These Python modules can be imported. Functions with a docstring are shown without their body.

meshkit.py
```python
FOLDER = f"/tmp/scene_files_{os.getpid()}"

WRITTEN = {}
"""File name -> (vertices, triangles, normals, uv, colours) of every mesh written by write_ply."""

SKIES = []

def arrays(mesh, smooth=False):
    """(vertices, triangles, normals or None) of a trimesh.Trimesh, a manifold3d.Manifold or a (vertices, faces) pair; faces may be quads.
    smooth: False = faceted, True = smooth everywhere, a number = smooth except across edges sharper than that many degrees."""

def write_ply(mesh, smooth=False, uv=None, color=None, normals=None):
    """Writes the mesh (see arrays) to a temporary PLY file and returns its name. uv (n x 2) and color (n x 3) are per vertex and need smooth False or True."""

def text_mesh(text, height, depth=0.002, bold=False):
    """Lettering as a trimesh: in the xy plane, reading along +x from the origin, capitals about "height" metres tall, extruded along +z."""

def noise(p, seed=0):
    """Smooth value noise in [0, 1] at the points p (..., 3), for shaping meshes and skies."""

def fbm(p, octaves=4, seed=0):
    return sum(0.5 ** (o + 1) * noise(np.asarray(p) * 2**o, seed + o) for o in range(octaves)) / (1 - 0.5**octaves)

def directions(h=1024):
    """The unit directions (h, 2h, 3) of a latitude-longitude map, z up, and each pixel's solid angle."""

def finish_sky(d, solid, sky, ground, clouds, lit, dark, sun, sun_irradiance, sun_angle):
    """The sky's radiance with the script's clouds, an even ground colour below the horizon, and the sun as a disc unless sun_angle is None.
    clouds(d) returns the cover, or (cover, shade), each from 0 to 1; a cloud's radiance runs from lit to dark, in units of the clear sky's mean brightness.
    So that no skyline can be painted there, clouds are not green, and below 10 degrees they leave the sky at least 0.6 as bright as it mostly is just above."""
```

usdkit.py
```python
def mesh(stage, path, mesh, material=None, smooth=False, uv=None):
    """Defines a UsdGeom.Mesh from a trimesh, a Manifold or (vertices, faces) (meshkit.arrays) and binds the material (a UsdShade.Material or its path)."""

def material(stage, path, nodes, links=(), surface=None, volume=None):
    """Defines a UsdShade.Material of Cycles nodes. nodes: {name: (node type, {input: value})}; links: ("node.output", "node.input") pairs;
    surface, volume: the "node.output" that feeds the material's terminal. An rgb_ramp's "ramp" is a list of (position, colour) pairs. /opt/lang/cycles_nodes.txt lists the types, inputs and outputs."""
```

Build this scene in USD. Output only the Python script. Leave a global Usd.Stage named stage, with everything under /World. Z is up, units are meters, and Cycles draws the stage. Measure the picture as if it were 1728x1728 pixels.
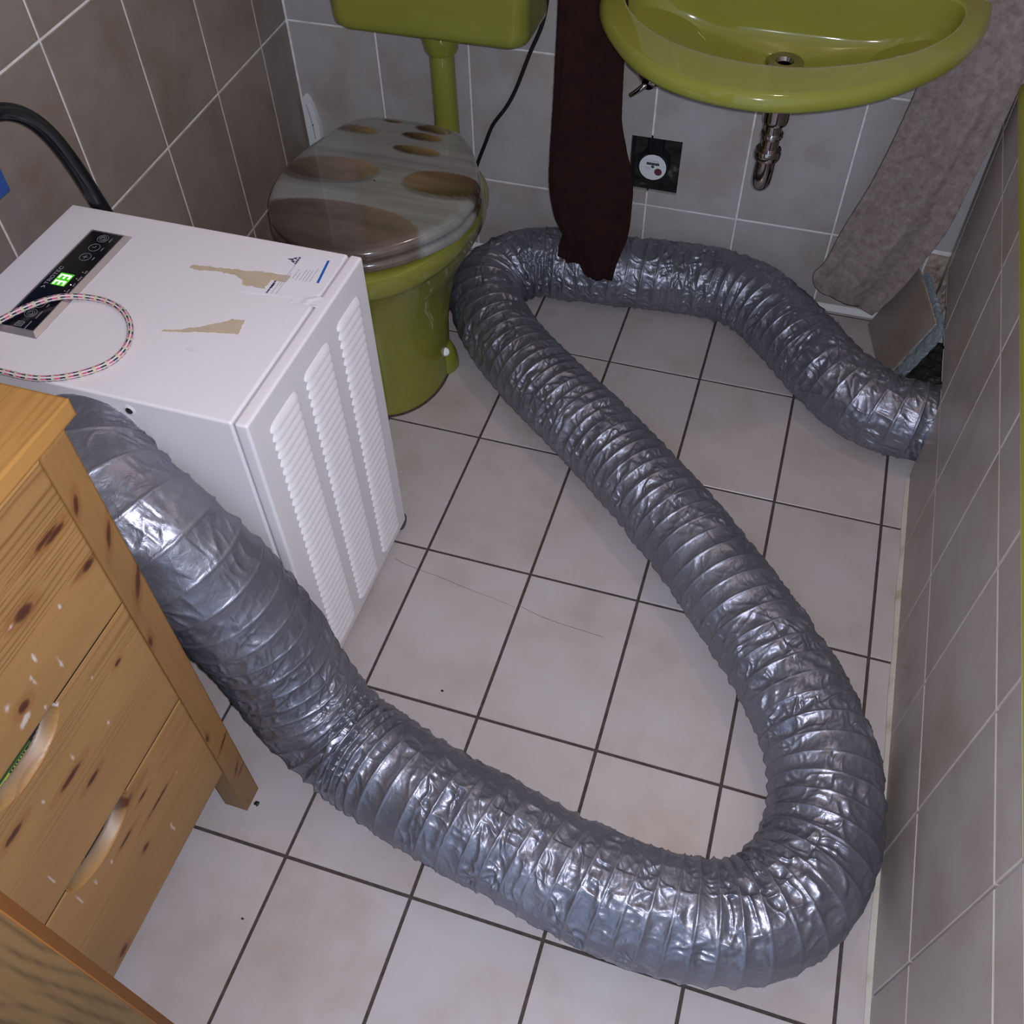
import math, random
import numpy as np, trimesh
from pxr import Usd, UsdGeom, UsdLux, UsdShade, Gf, Sdf, Vt
from scipy.interpolate import splprep, splev, interp1d
from shapely.geometry import Polygon, box as sbox
import usdkit, meshkit

stage = Usd.Stage.CreateInMemory()
UsdGeom.SetStageUpAxis(stage, 'Z')
UsdGeom.SetStageMetersPerUnit(stage, 1.0)
UsdGeom.Xform.Define(stage, '/World')
random.seed(5)
rng = np.random.default_rng(5)

# ---------------------------------------------------------------- camera, lights, exposure
CAM = np.array([0.5011818, -1.8787148, 1.4306803])
RIGHT = np.array([0.95345291, 0.30098239, -0.01836158])
DOWN = np.array([0.22187402, -0.74148338, -0.63322532])
LOOK = np.array([-0.20420448, 0.59967657, -0.77374966])
EXPOSURE = 0.07
cam = UsdGeom.Camera.Define(stage, '/World/camera')
cam.CreateHorizontalApertureAttr(36.0)
cam.CreateVerticalApertureAttr(36.0)
cam.CreateFocalLengthAttr(36.0 * 1623.44577 / 1728.0)
cam.CreateClippingRangeAttr(Gf.Vec2f(0.03, 100))
cam.CreateExposureAttr(EXPOSURE)
m4 = Gf.Matrix4d(*RIGHT, 0, *(-DOWN), 0, *(-LOOK), 0, *CAM, 1)
cam.AddTransformOp().Set(m4)

FLASH_POS = CAM + 0.013 * RIGHT - 0.010 * DOWN
flash = UsdLux.SphereLight.Define(stage, '/World/phone_flash')      # the phone's own flash, beside the lens
flash.CreateRadiusAttr(0.006)
flash.CreateIntensityAttr(34500.0)
flash.CreateColorAttr(Gf.Vec3f(0.925, 0.945, 1.08))
flash.AddTranslateOp().Set(Gf.Vec3d(*FLASH_POS))
LAMP_POS = (0.62, -0.50, 2.16)
lamp = UsdLux.SphereLight.Define(stage, '/World/ceiling_bulb_light')
lamp.CreateRadiusAttr(0.05)
lamp.CreateIntensityAttr(66.0)
lamp.CreateColorAttr(Gf.Vec3f(1.22, 0.9, 0.74))
lamp.AddTranslateOp().Set(Gf.Vec3d(*LAMP_POS))
dome = UsdLux.DomeLight.Define(stage, '/World/dim_hall_light')  # unseen bluish fill, added to lift faces turned towards the camera
dome.CreateIntensityAttr(0.24)
dome.CreateColorAttr(Gf.Vec3f(0.66, 0.87, 1.2))

# ---------------------------------------------------------------- helpers
_used = {}
def path_for(name, parent=None):
    base = parent if parent else '/World'
    k = (base, name); n = _used.get(k, 0); _used[k] = n + 1
    return f'{base}/{name}' + (f'_{n:03d}' if n else '')

def tag(p, label=None, cat=None, group=None, kind=None):
    p = p.GetPrim()
    for k, v in (('label', label), ('category', cat), ('group', group), ('kind', kind)):
        if v: p.SetCustomDataByKey(k, v)
    return p

def thing(name, label, cat=None, group=None, kind=None, loc=None):
    pth = path_for(name)
    x = UsdGeom.Xform.Define(stage, pth)
    tag(x, label, cat, group, kind)
    return pth

def sub(name, parent):
    pth = path_for(name, parent); UsdGeom.Xform.Define(stage, pth); return pth

def obj(name, mesh, mat, parent=None, smooth=35, col=None, label=None, kind=None):
    pth = path_for(name, parent)
    if col is not None: smooth = True if smooth else False
    m = usdkit.mesh(stage, pth, mesh, mat, smooth=smooth)
    if col is not None:
        UsdGeom.PrimvarsAPI(m).CreatePrimvar('col', Sdf.ValueTypeNames.Color3fArray, 'vertex').Set(Vt.Vec3fArray.FromNumpy(np.asarray(col, np.float32)))
    tag(m, label=label, kind=kind)
    return m

cat = trimesh.util.concatenate
def tm(v, f):
    f = np.asarray(f)
    if f.shape[1] == 4: f = np.vstack([f[:, [0, 1, 2]], f[:, [0, 2, 3]]])
    return trimesh.Trimesh(np.asarray(v, float), f, process=False)

def grid(P, wrap_u=False, wrap_v=False):
    nu, nv = P.shape[:2]
    iu = np.arange(nu if wrap_u else nu - 1); iv = np.arange(nv if wrap_v else nv - 1)
    a, b = np.meshgrid(iu, iv, indexing='ij')
    i00 = a * nv + b; i10 = ((a + 1) % nu) * nv + b; i11 = ((a + 1) % nu) * nv + (b + 1) % nv; i01 = a * nv + (b + 1) % nv
    return tm(P.reshape(-1, 3), np.stack([i00, i10, i11, i01], -1).reshape(-1, 4))

def loft(rings, cap0=True, cap1=True):
    """rings: list of (n,3) closed rings, lofted in order."""
    P = np.array(rings); n = P.shape[1]
    g = grid(P, wrap_v=True); v, f = list(g.vertices), list(g.faces)
    for do, ring, off, flip in ((cap0, P[0], 0, False), (cap1, P[-1], (len(P) - 1) * n, True)):
        if do:
            c = len(v); v.append(ring.mean(0))
            for i in range(n):
                j = (i + 1) % n
                f.append([c, off + j, off + i] if flip else [c, off + i, off + j])
    m = tm(v, f); m.fix_normals(); return m

def bbox(x0, x1, y0, y1, z0, z1, c=0.0, seg=1):
    """box with chamfered (seg=1) or rounded edges"""
    x0, x1 = sorted((x0, x1)); y0, y1 = sorted((y0, y1)); z0, z1 = sorted((z0, z1))
    if c <= 0:
        m = trimesh.creation.box((x1 - x0, y1 - y0, z1 - z0)); m.apply_translation(((x0 + x1) / 2, (y0 + y1) / 2, (z0 + z1) / 2)); return m
    pts = []
    for sx in (0, 1):
        for sy in (0, 1):
            for sz in (0, 1):
                C = np.array([x1 - c if sx else x0 + c, y1 - c if sy else y0 + c, z1 - c if sz else z0 + c])
                d = np.array([1 if sx else -1, 1 if sy else -1, 1 if sz else -1])
                if seg == 1:
                    for k in range(3):
                        e = np.zeros(3); e[k] = d[k] * c; pts.append(C + e)
                else:
                    for a in np.linspace(0, np.pi / 2, seg + 1):
                        for b in np.linspace(0, np.pi / 2, seg + 1):
                            pts.append(C + c * d * np.array([np.cos(a) * np.cos(b), np.sin(a) * np.cos(b), np.sin(b)]))
    return trimesh.convex.convex_hull(np.array(pts))

def tube(points, r, n=14, caps=True, res=None, s=0.0):
    P = np.array(points, float)
    if res:
        tck, _ = splprep(P.T, s=s, k=min(3, len(P) - 1)); P = np.array(splev(np.linspace(0, 1, res), tck)).T
    R = np.full(len(P), r) if np.ndim(r) == 0 else np.interp(np.linspace(0, 1, len(P)), np.linspace(0, 1, len(r)), r)
    T, N, B = frames(P)
    a = np.arange(n) * 2 * np.pi / n
    Q = P[:, None] + R[:, None, None] * (np.cos(a)[None, :, None] * N[:, None] + np.sin(a)[None, :, None] * B[:, None])
    return loft(list(Q), caps, caps)

def frames(P):
    T = np.gradient(P, axis=0); T /= np.linalg.norm(T, axis=1)[:, None]
    N = np.zeros_like(T); u = np.array([0, 0, 1.0]) if abs(T[0, 2]) < 0.9 else np.array([1.0, 0, 0])
    N[0] = u - T[0] * (u @ T[0]); N[0] /= np.linalg.norm(N[0])
    for i in range(1, len(P)):
        v = N[i - 1] - T[i] * (N[i - 1] @ T[i]); N[i] = v / np.linalg.norm(v)
    return T, N, np.cross(T, N)

def lathe(prof, n=32, axis=(0, 0, 1), at=(0, 0, 0)):
    """prof: (radius, height) pairs revolved about axis through at"""
    a = np.arange(n) * 2 * np.pi / n
    rings = [np.c_[max(r, 1e-5) * np.cos(a), max(r, 1e-5) * np.sin(a), np.full(n, h)] for r, h in prof]
    m = loft(rings)
    M = trimesh.geometry.align_vectors([0, 0, 1], np.array(axis, float) / np.linalg.norm(axis)); m.apply_transform(M); m.apply_translation(at); return m

def smooth_loop(pts, n, closed=True):
    P = np.array(pts, float)
    if closed: P = np.vstack([P, P[:1]])
    tck, _ = splprep(P.T, s=0, per=closed, k=3)
    return np.array(splev(np.linspace(0, 1, n + 1 if closed else n)[: n], tck)).T

def xf(m, M):
    m = m.copy(); m.apply_transform(M); return m

def noise(p, seed=0): return meshkit.noise(p, seed)
def fbm(p, o=4, seed=0): return meshkit.fbm(p, o, seed)
def ridged(p, seed=0): return 1 - np.abs(2 * noise(p, seed) - 1)

# ---------------------------------------------------------------- materials
L = '/World/Looks/'
UsdGeom.Scope.Define(stage, '/World/Looks')
MAT = {}
def plain(name, color, rough=0.5, metallic=0.0, spec=0.5, coat=0.0, bump=None, emis=None, **kw):
    nodes = {'p': ('principled_bsdf', dict(base_color=color, roughness=rough, metallic=metallic, specular_ior_level=spec, coat_weight=coat, **kw))}
    links = []
    if emis: nodes['p'][1].update(emission_color=emis[0], emission_strength=emis[1])
    if bump:
        sc, st, di = bump
        nodes['g'] = ('geometry', {}); nodes['n'] = ('noise_texture', dict(scale=sc, detail=4.0)); nodes['b'] = ('bump', dict(strength=st, distance=di))
        links += [('g.position', 'n.vector'), ('n.fac', 'b.height'), ('b.normal', 'p.normal')]
    MAT[name] = usdkit.material(stage, L + name, nodes, links, surface='p.BSDF'); return MAT[name]

def mottled(name, stops, scale=6.0, detail=5.0, rough=0.4, rough2=None, spec=0.5, bump=(60.0, 0.15, 0.001), rand=True, metallic=0.0, coat=0.0, distortion=0.0, tone=0.12):
    """noise-driven colour with a per-object offset and tone"""
    nodes = {'g': ('geometry', {}), 'o': ('object_info', {}), 'sv': ('vector_math', dict(math_type='scale', vector1=(37.0, 19.0, 53.0))),
             'ad': ('vector_math', dict(math_type='add')), 'n': ('noise_texture', dict(scale=scale, detail=detail, roughness=0.6, distortion=distortion)),
             'r': ('rgb_ramp', dict(ramp=stops)), 'mr': ('map_range', dict(from_min=0.0, from_max=1.0, to_min=1.0 - tone, to_max=1.0 + tone)),
             'hv': ('hsv', {}), 'p': ('principled_bsdf', dict(roughness=rough, specular_ior_level=spec, metallic=metallic, coat_weight=coat)),
             'bn': ('noise_texture', dict(scale=bump[0], detail=3.0)), 'b': ('bump', dict(strength=bump[1], distance=bump[2]))}
    links = [('o.random', 'sv.scale'), ('g.position', 'ad.vector1'), ('ad.vector', 'n.vector'), ('n.fac', 'r.fac'), ('r.color', 'hv.color'),
             ('hv.color', 'p.base_color'), ('g.position', 'bn.vector'), ('bn.fac', 'b.height'), ('b.normal', 'p.normal')]
    if rand: links += [('sv.vector', 'ad.vector2'), ('o.random', 'mr.value'), ('mr.result', 'hv.value')]
    MAT[name] = usdkit.material(stage, L + name, nodes, links, surface='p.BSDF'); return MAT[name]

def painted(name, rough=0.4, spec=0.5, metallic=0.0, coat=0.0, bump=None, sheen=0.0):
    """colour from the mesh's own print (primvar col)"""
    nodes = {'a': ('attribute', dict(attribute='col')), 'p': ('principled_bsdf', dict(roughness=rough, specular_ior_level=spec, metallic=metallic, coat_weight=coat, sheen_weight=sheen))}
    links = [('a.color', 'p.base_color')]
    if bump:
        nodes['g'] = ('geometry', {}); nodes['n'] = ('noise_texture', dict(scale=bump[0], detail=4.0)); nodes['b'] = ('bump', dict(strength=bump[1], distance=bump[2]))
        links += [('g.position', 'n.vector'), ('n.fac', 'b.height'), ('b.normal', 'p.normal')]
    MAT[name] = usdkit.material(stage, L + name, nodes, links, surface='p.BSDF'); return MAT[name]

mottled('floor_tile_glaze', [(0.26, (0.39, 0.325, 0.295)), (0.5, (0.445, 0.395, 0.385)), (0.72, (0.46, 0.42, 0.425))], scale=8.0, rough=0.30, spec=0.4, bump=(90.0, 0.06, 0.001), tone=0.05)
mottled('floor_grout', [(0.3, (0.045, 0.034, 0.03)), (0.7, (0.085, 0.068, 0.06))], scale=70.0, rough=0.85, spec=0.2, rand=False)
mottled('wall_tile_glaze', [(0.27, (0.335, 0.28, 0.25)), (0.5, (0.39, 0.36, 0.345)), (0.72, (0.42, 0.40, 0.395))], scale=9.0, rough=0.34, spec=0.4, bump=(80.0, 0.06, 0.001), tone=0.05)
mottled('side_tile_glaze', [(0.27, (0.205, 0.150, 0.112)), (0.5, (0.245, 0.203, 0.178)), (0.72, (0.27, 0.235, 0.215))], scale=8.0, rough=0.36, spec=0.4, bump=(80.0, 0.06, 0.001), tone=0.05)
mottled('apron_tile_glaze', [(0.27, (0.325, 0.255, 0.205)), (0.5, (0.385, 0.335, 0.305)), (0.72, (0.42, 0.38, 0.355))], scale=8.0, rough=0.36, spec=0.4, bump=(80.0, 0.06, 0.001), tone=0.05)
mottled('wall_grout', [(0.35, (0.62, 0.57, 0.53)), (0.6, (0.80, 0.78, 0.76))], scale=30.0, rough=0.8, spec=0.2, rand=False)
mottled('dirty_grout', [(0.32, (0.26, 0.20, 0.14)), (0.55, (0.66, 0.62, 0.58))], scale=25.0, rough=0.8, spec=0.2, rand=False)
mottled('caulk', [(0.28, (0.38, 0.32, 0.23)), (0.42, (0.52, 0.48, 0.40)), (0.7, (0.55, 0.52, 0.46))], scale=14.0, rough=0.55, rand=False)
plain('white_caulk', (0.72, 0.71, 0.70), 0.5)
plain('plaster', (0.40, 0.38, 0.36), 0.9, bump=(40.0, 0.2, 0.002))
mottled('olive_ceramic', [(0.3, (0.190, 0.194, 0.029)), (0.6, (0.222, 0.224, 0.037))], scale=4.0, rough=0.09, spec=0.5, bump=(8.0, 0.02, 0.002), rand=False)
plain('white_metal', (0.74, 0.70, 0.71), 0.42, spec=0.4, bump=(900.0, 0.05, 0.0003))
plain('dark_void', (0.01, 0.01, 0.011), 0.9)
plain('black_plastic', (0.012, 0.012, 0.014), 0.28)
plain('black_gloss', (0.006, 0.006, 0.008), 0.18)
plain('silver_frame', (0.50, 0.48, 0.50), 0.33, metallic=0.85)
plain('chrome', (0.42, 0.38, 0.36), 0.09, metallic=1.0)
plain('panel_print', (0.30, 0.30, 0.32), 0.5)
plain('display_green', (0.02, 0.25, 0.01), 0.4, emis=((0.10, 0.75, 0.02), 0.55))
plain('display_digit', (0.6, 0.9, 0.5), 0.4, emis=((0.75, 1.0, 0.6), 2.2))
plain('led_lit', (0.8, 0.9, 0.8), 0.4, emis=((0.8, 1.0, 0.8), 0.8))
mottled('tape_residue', [(0.3, (0.47, 0.37, 0.25)), (0.7, (0.53, 0.43, 0.31))], scale=60.0, rough=0.7, rand=False)
plain('sticker_white', (0.74, 0.71, 0.735), 0.5)
plain('ink_dark', (0.06, 0.05, 0.13), 0.6)
plain('ink_grey', (0.42, 0.39, 0.44), 0.6)
plain('ink_blue', (0.012, 0.10, 0.42), 0.5)
plain('white_plastic', (0.75, 0.75, 0.77), 0.4)
plain('packet_green', (0.03, 0.06, 0.012), 0.5)
plain('packet_yellow', (0.50, 0.60, 0.06), 0.5)
plain('blue_plastic', (0.03, 0.08, 0.30), 0.5)
mottled('adhesive', [(0.3, (0.20, 0.24, 0.27)), (0.7, (0.30, 0.345, 0.38))], scale=60.0, rough=0.85, rand=False, bump=(160.0, 0.7, 0.003))
mottled('mortar', [(0.3, (0.22, 0.14, 0.10)), (0.5, (0.42, 0.34, 0.28)), (0.7, (0.30, 0.27, 0.25))], scale=45.0, rough=0.9, rand=False, bump=(120.0, 0.8, 0.004))
mottled('rubble_and_shade', [(0.38, (0.010, 0.009, 0.008)), (0.58, (0.028, 0.027, 0.023)), (0.74, (0.11, 0.115, 0.10))], scale=38.0, rough=0.9, rand=False, bump=(90.0, 0.9, 0.006))  # niche rubble, and the painted shade of the heap in the apron opening
mottled('door_veneer', [(0.3, (0.10, 0.055, 0.02)), (0.6, (0.13, 0.075, 0.03))], scale=9.0, rough=0.45, rand=False)
plain('dial_red', (0.10, 0.035, 0.04), 0.5)
plain('door_edge', (0.225, 0.090, 0.022), 0.65, spec=0.15)
painted('pine', rough=0.42, spec=0.4, bump=(300.0, 0.06, 0.0008))
painted('veneer_print', rough=0.6, spec=0.2)
painted('printed_lid', rough=0.12, spec=0.5, coat=0.5)
painted('braid', rough=0.8, spec=0.2, bump=(1500.0, 0.4, 0.0005))

def cloth(name, c0, c1, sc):
    nodes = {'g': ('geometry', {}), 'n': ('noise_texture', dict(scale=sc, detail=5.0, roughness=0.65)), 'r': ('rgb_ramp', dict(ramp=[(0.3, c0), (0.7, c1)])),
             'p': ('principled_bsdf', dict(roughness=0.95, specular_ior_level=0.1, sheen_weight=0.25, sheen_roughness=0.6, sheen_tint=c1)),
             'n2': ('noise_texture', dict(scale=700.0, detail=3.0, roughness=0.7)), 'b': ('bump', dict(strength=0.9, distance=0.003))}
    links = [('g.position', 'n.vector'), ('n.fac', 'r.fac'), ('r.color', 'p.base_color'), ('g.position', 'n2.vector'), ('n2.fac', 'b.height'), ('b.normal', 'p.normal')]
    MAT[name] = usdkit.material(stage, L + name, nodes, links, surface='p.BSDF')
cloth('brown_terry', (0.020, 0.0075, 0.0075), (0.035, 0.013, 0.012), 40.0)
cloth('grey_terry', (0.20, 0.152, 0.138), (0.36, 0.30, 0.275), 75.0)

# grey vinyl foil of the hose
nodes = {'g': ('geometry', {}), 'n': ('noise_texture', dict(scale=75.0, detail=4.0, roughness=0.5, distortion=0.8)), 'b': ('bump', dict(strength=0.28, distance=0.004)),
         'n2': ('noise_texture', dict(scale=9.0, detail=3.0)), 'mr': ('map_range', dict(from_min=0.3, from_max=0.7, to_min=0.35, to_max=0.47)),
         'r': ('rgb_ramp', dict(ramp=[(0.3, (0.200, 0.200, 0.238)), (0.7, (0.265, 0.265, 0.308))])),
         'p': ('principled_bsdf', dict(metallic=0.72, specular_ior_level=0.5))}
links = [('g.position', 'n.vector'), ('n.fac', 'b.height'), ('b.normal', 'p.normal'), ('g.position', 'n2.vector'), ('n2.fac', 'mr.value'), ('mr.result', 'p.roughness'),
         ('n2.fac', 'r.fac'), ('r.color', 'p.base_color')]
MAT['hose_foil'] = usdkit.material(stage, L + 'hose_foil', nodes, links, surface='p.BSDF')

# ---------------------------------------------------------------- the room
XL, XR, YB = -0.63, 0.843, 0.019
def tile_frustum(q, n, t, ch=0.0012, lift=0.0):
    """q: 4 corners on the wall plane (counter-clockwise seen from the front), n: outward normal, t: thickness (front at t)"""
    q = np.array(q, float); c = q.mean(0)
    inner = q + (c - q) / np.linalg.norm(c - q, axis=1)[:, None] * ch * 1.4
    v = np.vstack([q, q + n * (t - ch), inner + n * t]) + n * lift
    f = []
    for k in range(4):
        j = (k + 1) % 4
        f += [[k, j, 4 + j, 4 + k], [4 + k, 4 + j, 8 + j, 8 + k]]
    f += [[8, 9, 10, 11]]
    return tm(v, f)

# floor: grout bed and every tile in reach of the camera
floor = thing('floor', 'beige glazed floor tiles with dark brown grout joints', kind='structure')
obj('grout', bbox(XL - 0.05, XR + 0.03, -2.45, YB + 0.05, -0.05, -0.0022), MAT['floor_grout'], floor, smooth=False)
fx = [XL, -0.6, -0.4, -0.2, 0.0, 0.2, 0.4, 0.6, 0.8, XR + 0.012]
fy = [YB, 0.0, -0.3, -0.6, -0.9, -1.2, -1.5, -1.8, -2.1, -2.4]
g = 0.0025
for j in range(len(fy) - 1):
    for i in range(len(fx) - 1):
        x0, x1, y0, y1 = fx[i] + g, fx[i + 1] - g, fy[j + 1] + g, fy[j] - g
        if y1 - y0 < 0.02 and j > 0: continue
        if j == 0: y1 += g
        if i == len(fx) - 2: x1 += g
        tilt = rng.normal(0, 0.00018, 4)
        q = [(x0, y0, tilt[0]), (x1, y0, tilt[1]), (x1, y1, tilt[2]), (x0, y1, tilt[3])]
        obj('floor_tile', tile_frustum(np.array(q) - [0, 0, 0.008], np.array([0, 0, 1.0]), 0.008, 0.0006), MAT['floor_tile_glaze'], floor, smooth=False)
# hairline crack and the drilled speck seen in two tiles
cr = [(-0.052, -0.938), (0.0, -0.949), (0.045, -0.954), (0.09, -0.962), (0.15, -0.970), (0.196, -0.978)]
cr2 = [(0.204, -0.972), (0.25, -0.983), (0.30, -0.988), (0.36, -0.992)]
for k in (cr, cr2):
    P = np.array(k); m = tube(np.c_[P, np.full(len(P), 0.0)], 0.00032, n=4, res=14)
    obj('crack', m, MAT['floor_grout'], floor, smooth=False)

# back wall with the meter niche
NX0, NX1, NZ0, NZ1 = 0.150, 0.257, 0.227, 0.350
wall_back = thing('wall_back', 'grey-beige tiled back wall with light grout behind toilet and washbasin', kind='structure')
hole = sbox(NX0, NZ0, NX1, NZ1)
def extr_xz(poly, y_front, depth):
    m = trimesh.creation.extrude_polygon(poly, depth, engine='earcut')      # xy -> x,z ; extruded +z -> +y
    v = m.vertices.copy(); m.vertices = np.c_[v[:, 0], y_front + v[:, 2], v[:, 1]]; m.fix_normals(); return m
obj('grout', extr_xz(sbox(XL - 0.05, -0.03, 1.62, 2.4).difference(hole.buffer(0.006, join_style=2)), YB + 0.0015, 0.08), MAT['wall_grout'], wall_back, smooth=False)
wx = [XL, -0.423, -0.212, -0.010, 0.193, 0.396, 0.603, 0.806, 1.008, 1.21, 1.41, 1.61]
wz = [0.006, 0.190, 0.500, 0.810, 1.12, 1.43, 1.74, 2.05, 2.38]
g = 0.0021
for k in range(len(wz) - 1):
    for i in range(len(wx) - 1):
        x0, x1, z0, z1 = wx[i] + g, wx[i + 1] - g, wz[k] + g, wz[k + 1] - g
        p = sbox(x0, z0, x1, z1)
        if k == 0 and x0 > 0.8 and x0 < 0.85:                      # tile knocked off beside the opening
            u, w = np.meshgrid(np.linspace(x0, x1, 40), np.linspace(z0, z1 - 0.004, 40), indexing='ij')
            obj('exposed_mortar', grid(np.stack([u, YB + 0.001 - 0.006 * fbm(np.stack([u * 60, w * 60, 0 * u], -1), 3, 12), w], -1)), MAT['mortar'], wall_back)
            continue
        if p.intersects(hole):
            for pp in getattr(p.difference(hole.buffer(0.001, join_style=2)), 'geoms', [p.difference(hole.buffer(0.001, join_style=2))]):
                if pp.area > 1e-5: obj('wall_tile', extr_xz(pp, YB, 0.008), MAT['wall_tile_glaze'], wall_back, smooth=False)
            continue
        q = [(x0, YB + 0.006, z0), (x1, YB + 0.006, z0), (x1, YB + 0.006, z1), (x0, YB + 0.006, z1)]
        obj('wall_tile', tile_frustum(q, np.array([0, -1.0, 0]), 0.006), MAT['wall_tile_glaze'], wall_back, smooth=False)
# open back of the niche, with rough rubble sides
u, w = np.meshgrid(np.linspace(NX0 - 0.008, NX1 + 0.008, 60), np.linspace(NZ0 - 0.008, NZ1 + 0.008, 64), indexing='ij')
dep = YB + 0.062 - 0.022 * fbm(np.stack([u * 45, w * 45, 0 * u], -1), 4, 3)
obj('niche_rubble', grid(np.stack([u, dep, w], -1)), MAT['rubble_and_shade'], wall_back)
for (x0, x1, z0, z1) in ((NX0 - 0.008, NX0 - 0.0002, NZ0 - 0.008, NZ1 + 0.008), (NX1 + 0.0002, NX1 + 0.008, NZ0 - 0.008, NZ1 + 0.008), (NX0, NX1, NZ0 - 0.008, NZ0 - 0.0002), (NX0, NX1, NZ1 + 0.0002, NZ1 + 0.008)):
    obj('niche_side', bbox(x0, x1, YB + 0.0085, YB + 0.08, z0, z1), MAT['rubble_and_shade'], wall_back, smooth=False)

# left wall
wall_left = thing('wall_left', 'brown-beige tiled left wall with light grout beside dehumidifier', kind='structure')
obj('grout', bbox(XL - 0.08, XL - 0.0015, -2.45, YB + 0.08, -0.03, 2.4), MAT['wall_grout'], wall_left, smooth=False)
ly = [YB, -0.100, -0.291, -0.487, -0.697, -0.914, -1.125, -1.33, -1.54, -1.745, -1.95, -2.16, -2.4]
lz = [0.006, 0.188, 0.4985, 0.797, 1.10, 1.41, 1.72, 2.03, 2.38]
sk = lambda z, y: z + (0.036 * y if 0.1 < z < 2 else 0)
for k in range(len(lz) - 1):
    for i in range(len(ly) - 1):
        y1, y0 = ly[i] - g, ly[i + 1] + g
        X0 = XL - 0.006
        q = [(X0, y1, sk(lz[k], y1) + g), (X0, y0, sk(lz[k], y0) + g), (X0, y0, sk(lz[k + 1], y0) - g), (X0, y1, sk(lz[k + 1], y1) - g)]
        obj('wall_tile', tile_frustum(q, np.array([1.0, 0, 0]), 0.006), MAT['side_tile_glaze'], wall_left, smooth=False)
obj('corner_grout', tube([(XL + 0.001, YB - 0.001, 0), (XL + 0.001, YB - 0.001, 2.38)], 0.0032, n=8, res=4), MAT['wall_grout'], wall_left)

# right: tiled apron of the bath, broken open where the hose goes in
apron = thing('wall_right', 'grey-brown tiled bath apron on the right with the hose in a broken opening', kind='structure')
hole2 = Polygon([(-0.462, -0.01), (-0.458, 0.05), (-0.452, 0.10), (-0.455, 0.15), (-0.440, 0.182), (-0.40, 0.187), (-0.33, 0.183), (-0.29, 0.188), (-0.255, 0.186), (-0.20, 0.192), (-0.12, 0.186), (-0.055, 0.19), (-0.035, 0.13), (-0.03, 0.05), (-0.035, -0.01)])
def extr_yz(poly, x_front, depth):
    m = trimesh.creation.extrude_polygon(poly, depth, engine='earcut')
    v = m.vertices.copy(); m.vertices = np.c_[x_front + v[:, 2], v[:, 0], v[:, 1]]; m.fix_normals(); return m
top_z = lambda y: 0.564 + 0.028 * y
ap = Polygon([(-2.4, -0.03), (-0.008, -0.03), (-0.008, top_z(0)), (-2.4, top_z(-2.4))])
obj('grout', extr_yz(ap.difference(hole2), XR + 0.0075, 0.045), MAT['dirty_grout'], apron, smooth=False)
ay = [-0.012, -0.045, -0.247, -0.452, -0.651, -0.846, -1.043, -1.243, -1.440, -1.64, -1.84, -2.04, -2.4]
r1 = lambda y: 0.1935 + 0.0135 * y
r2 = lambda y: 0.4985 + 0.031 * y
rows = [(lambda y: 0.004 + 0 * y, r1), (r1, r2), (r2, lambda y: top_z(y) + 0.004)]
g = 0.0020
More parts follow.
